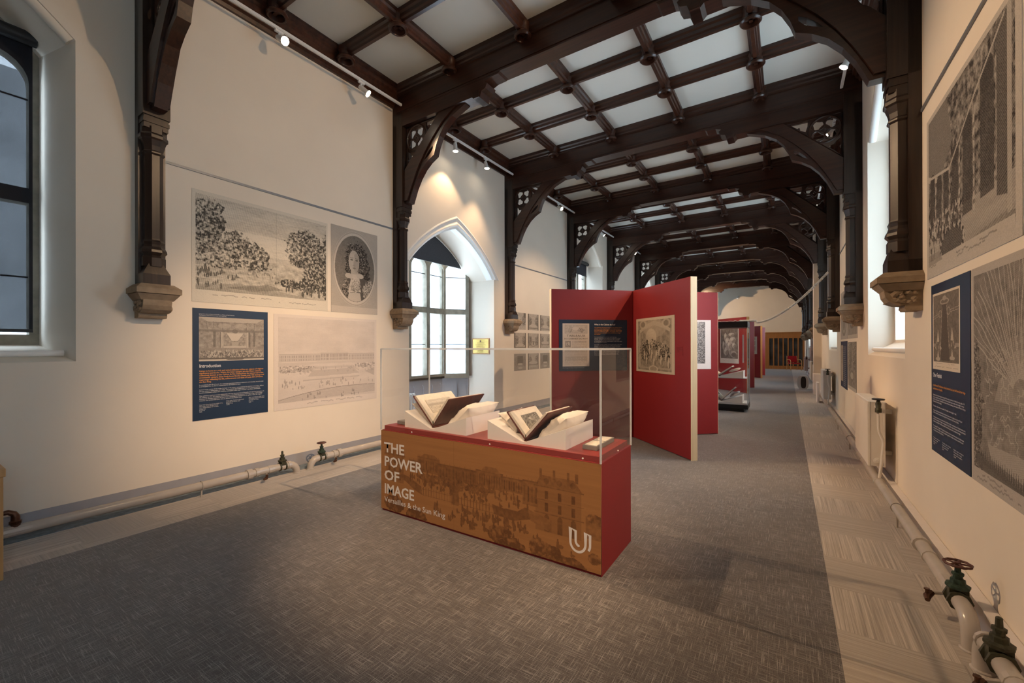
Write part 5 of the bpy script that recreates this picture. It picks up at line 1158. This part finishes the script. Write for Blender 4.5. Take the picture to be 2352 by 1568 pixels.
vy = .66+.01; c_ = MB().sweep([(0, vy, ZP+.03), (0, vy, ZP+.11), (0, vy-.01, ZP+.135), (0, vy-.04, ZP+.155), (0, vy-.12, ZP+.15)], [.03, .026, .022, .02, .014], 10); c_.lathe([(.032, .05), (.036, .055), (.036, .075), (.03, .08)], (0, vy, ZP), 8)
o = c_.build('air_vent_elbow', MT['copper'], pl, True); o.location = (0, -(-3.0+2.98)/2, 0)
pipe('cream heating pipe along the right wall, brass valve with red handwheel at its near elbow', XR-.148, .168, .039, 15.2, 3.13, 3.33, True, [(4.10, .02, 1.35), (3.88, .012, 1.15), (5.75, .03, 1.2), (3.50, .05, 1.05), (11.8, .03, 1.2), (7.1, .01, 1.12), (6.75, .01, 1.12)], [4.9, 8.2, 10.0], 3.47, .88)
pipe('cream heating pipe with verdigris valve at the lower right corner of the view', XR-.148, .168, .039, 1.0, 2.97, 2.78, False, [(2.92, .012, 1.15), (2.62, .02, 1.1)], [1.6], 2.68, .88)
# ================================================================== smaller things
t = thing('fan_heater', 'white portable fan heater with a dark oval grille on the striped carpet', 'heater', (.475, 18.62, 0), R(-8)); oval = [(.085*math.copysign(abs(math.cos(a))**.6, math.cos(a))+0, .245+.245*math.copysign(abs(math.sin(a))**.75, math.sin(a))) for a in [2*math.pi*k/28 for k in range(28)]]
MB().plate([(a*2.0, z) for a, z in oval], [], (0, -.10, 0), (1, 0, 0), (0, 0, 1), (0, 1, 0), .20).build('housing', MT['white'], t)
MB().plate([(a*.95+.02, .245+(z-.245)*.86) for a, z in oval], [], (0, -.106, 0), (1, 0, 0), (0, 0, 1), (0, 1, 0), .006).build('grille', MT['grille'], t); MB().box(-.13, .13, -.09, .11, 0, .014).build('foot', MT['white'], t)
t = thing('plaque', 'engraved brass plaque on a wooden backing, on the far side of the alcove', 'plaque', (-5.82, yA1-.001, 1.58)); MB().box(-.24, .24, -.018, 0, -.18, .18).build('backboard', MT['honey'], t, bevel=.003); b_ = MB().box(-.215, .215, -.022, -.018, -.155, .155); bo = b_.build('brass_plate', MT['brass'], t)
m = MB()
for i, hw in enumerate((.10, .14, .12, .15, .08)): m.box(-hw, hw, -.0228, -.022, .07-.045*i, .076-.045*i)
m.lathe([(.02, 0), (.02, .001)], (0, -.0222, .115), 14, (0, -1, 0)); m.build('engraved_line', MT['leath'], t)
t = thing('security_camera', 'small white dome camera high on the far wall', 'camera', (-2.9, YE, 4.95)); MB().lathe([(.10, 0), (.10, .04), (.085, .06)], (0, 0, 0), 16, (0, -1, 0)).build('base', MT['white'], t, True); MB().lathe([(.06, .06), (.055, .09), (.03, .115), (.001, .12)], (0, 0, 0), 16, (0, -1, 0)).build('dome', MT['white'], t, True); MB().lathe([(.03, .10), (.028, .124), (.001, .128)], (0, 0, 0), 12, (0, -1, 0)).build('lens', MT['black'], t, True)
def arm_chair(x, y, rz):
    t = thing('armchair', 'red upholstered armchair with bent birch arms before the far doors', 'chair', (x, y, 0), rz)
    MB().box(-.27, .27, -.26, .24, .40, .47).build('seat', MT['redcl'], t, bevel=.02); b = MB().prism([(.20, .50), (.26, .50), (.34, .88), (.29, .89)], 'X', -.26, .26)
    b = MB().add([(-.26, .20, .50), (.26, .20, .50), (.26, .26, .50), (-.26, .26, .50), (-.26, .29, .90), (.26, .29, .90), (.26, .34, .89), (-.26, .34, .89)], [(0, 3, 2, 1), (4, 5, 6, 7), (0, 1, 5, 4), (1, 2, 6, 5), (2, 3, 7, 6), (3, 0, 4, 7)]); b.build('backrest', MT['redcl'], t, bevel=.015)
    for s in (-1, 1):
        MB().sweep([(s*.31, -.26, 0), (s*.31, -.27, .50), (s*.31, -.25, .60), (s*.31, -.18, .655), (s*.31, 0, .67), (s*.31, .20, .66), (s*.31, .30, .63)], .022, 8).build('arm', MT['bent'], t, True)
        MB().sweep([(s*.30, .34, 0), (s*.30, .30, .3), (s*.30, .31, .64), (s*.28, .35, .9)], .020, 8).build('leg', MT['bent'], t, True)
    MB().sweep([(-.31, -.2, .40), (.31, -.2, .40)], .016, 8).sweep([(-.31, .24, .40), (.31, .24, .40)], .016, 8).build('rail', MT['bent'], t, True)
arm_chair(.36, 32.6, R(22))
t = thing('wooden_plinth', 'honey-coloured wooden plinth cut off by the left edge of the view', 'plinth', (-4.70, .20, 0)); MB().box(-.235, .235, -.33, .325, 0, .70).build('body', MT['honey'], t, bevel=.003); MB().box(-.245, .245, -.34, .335, .70, .757).build('top', MT['honey'], t, bevel=.004)
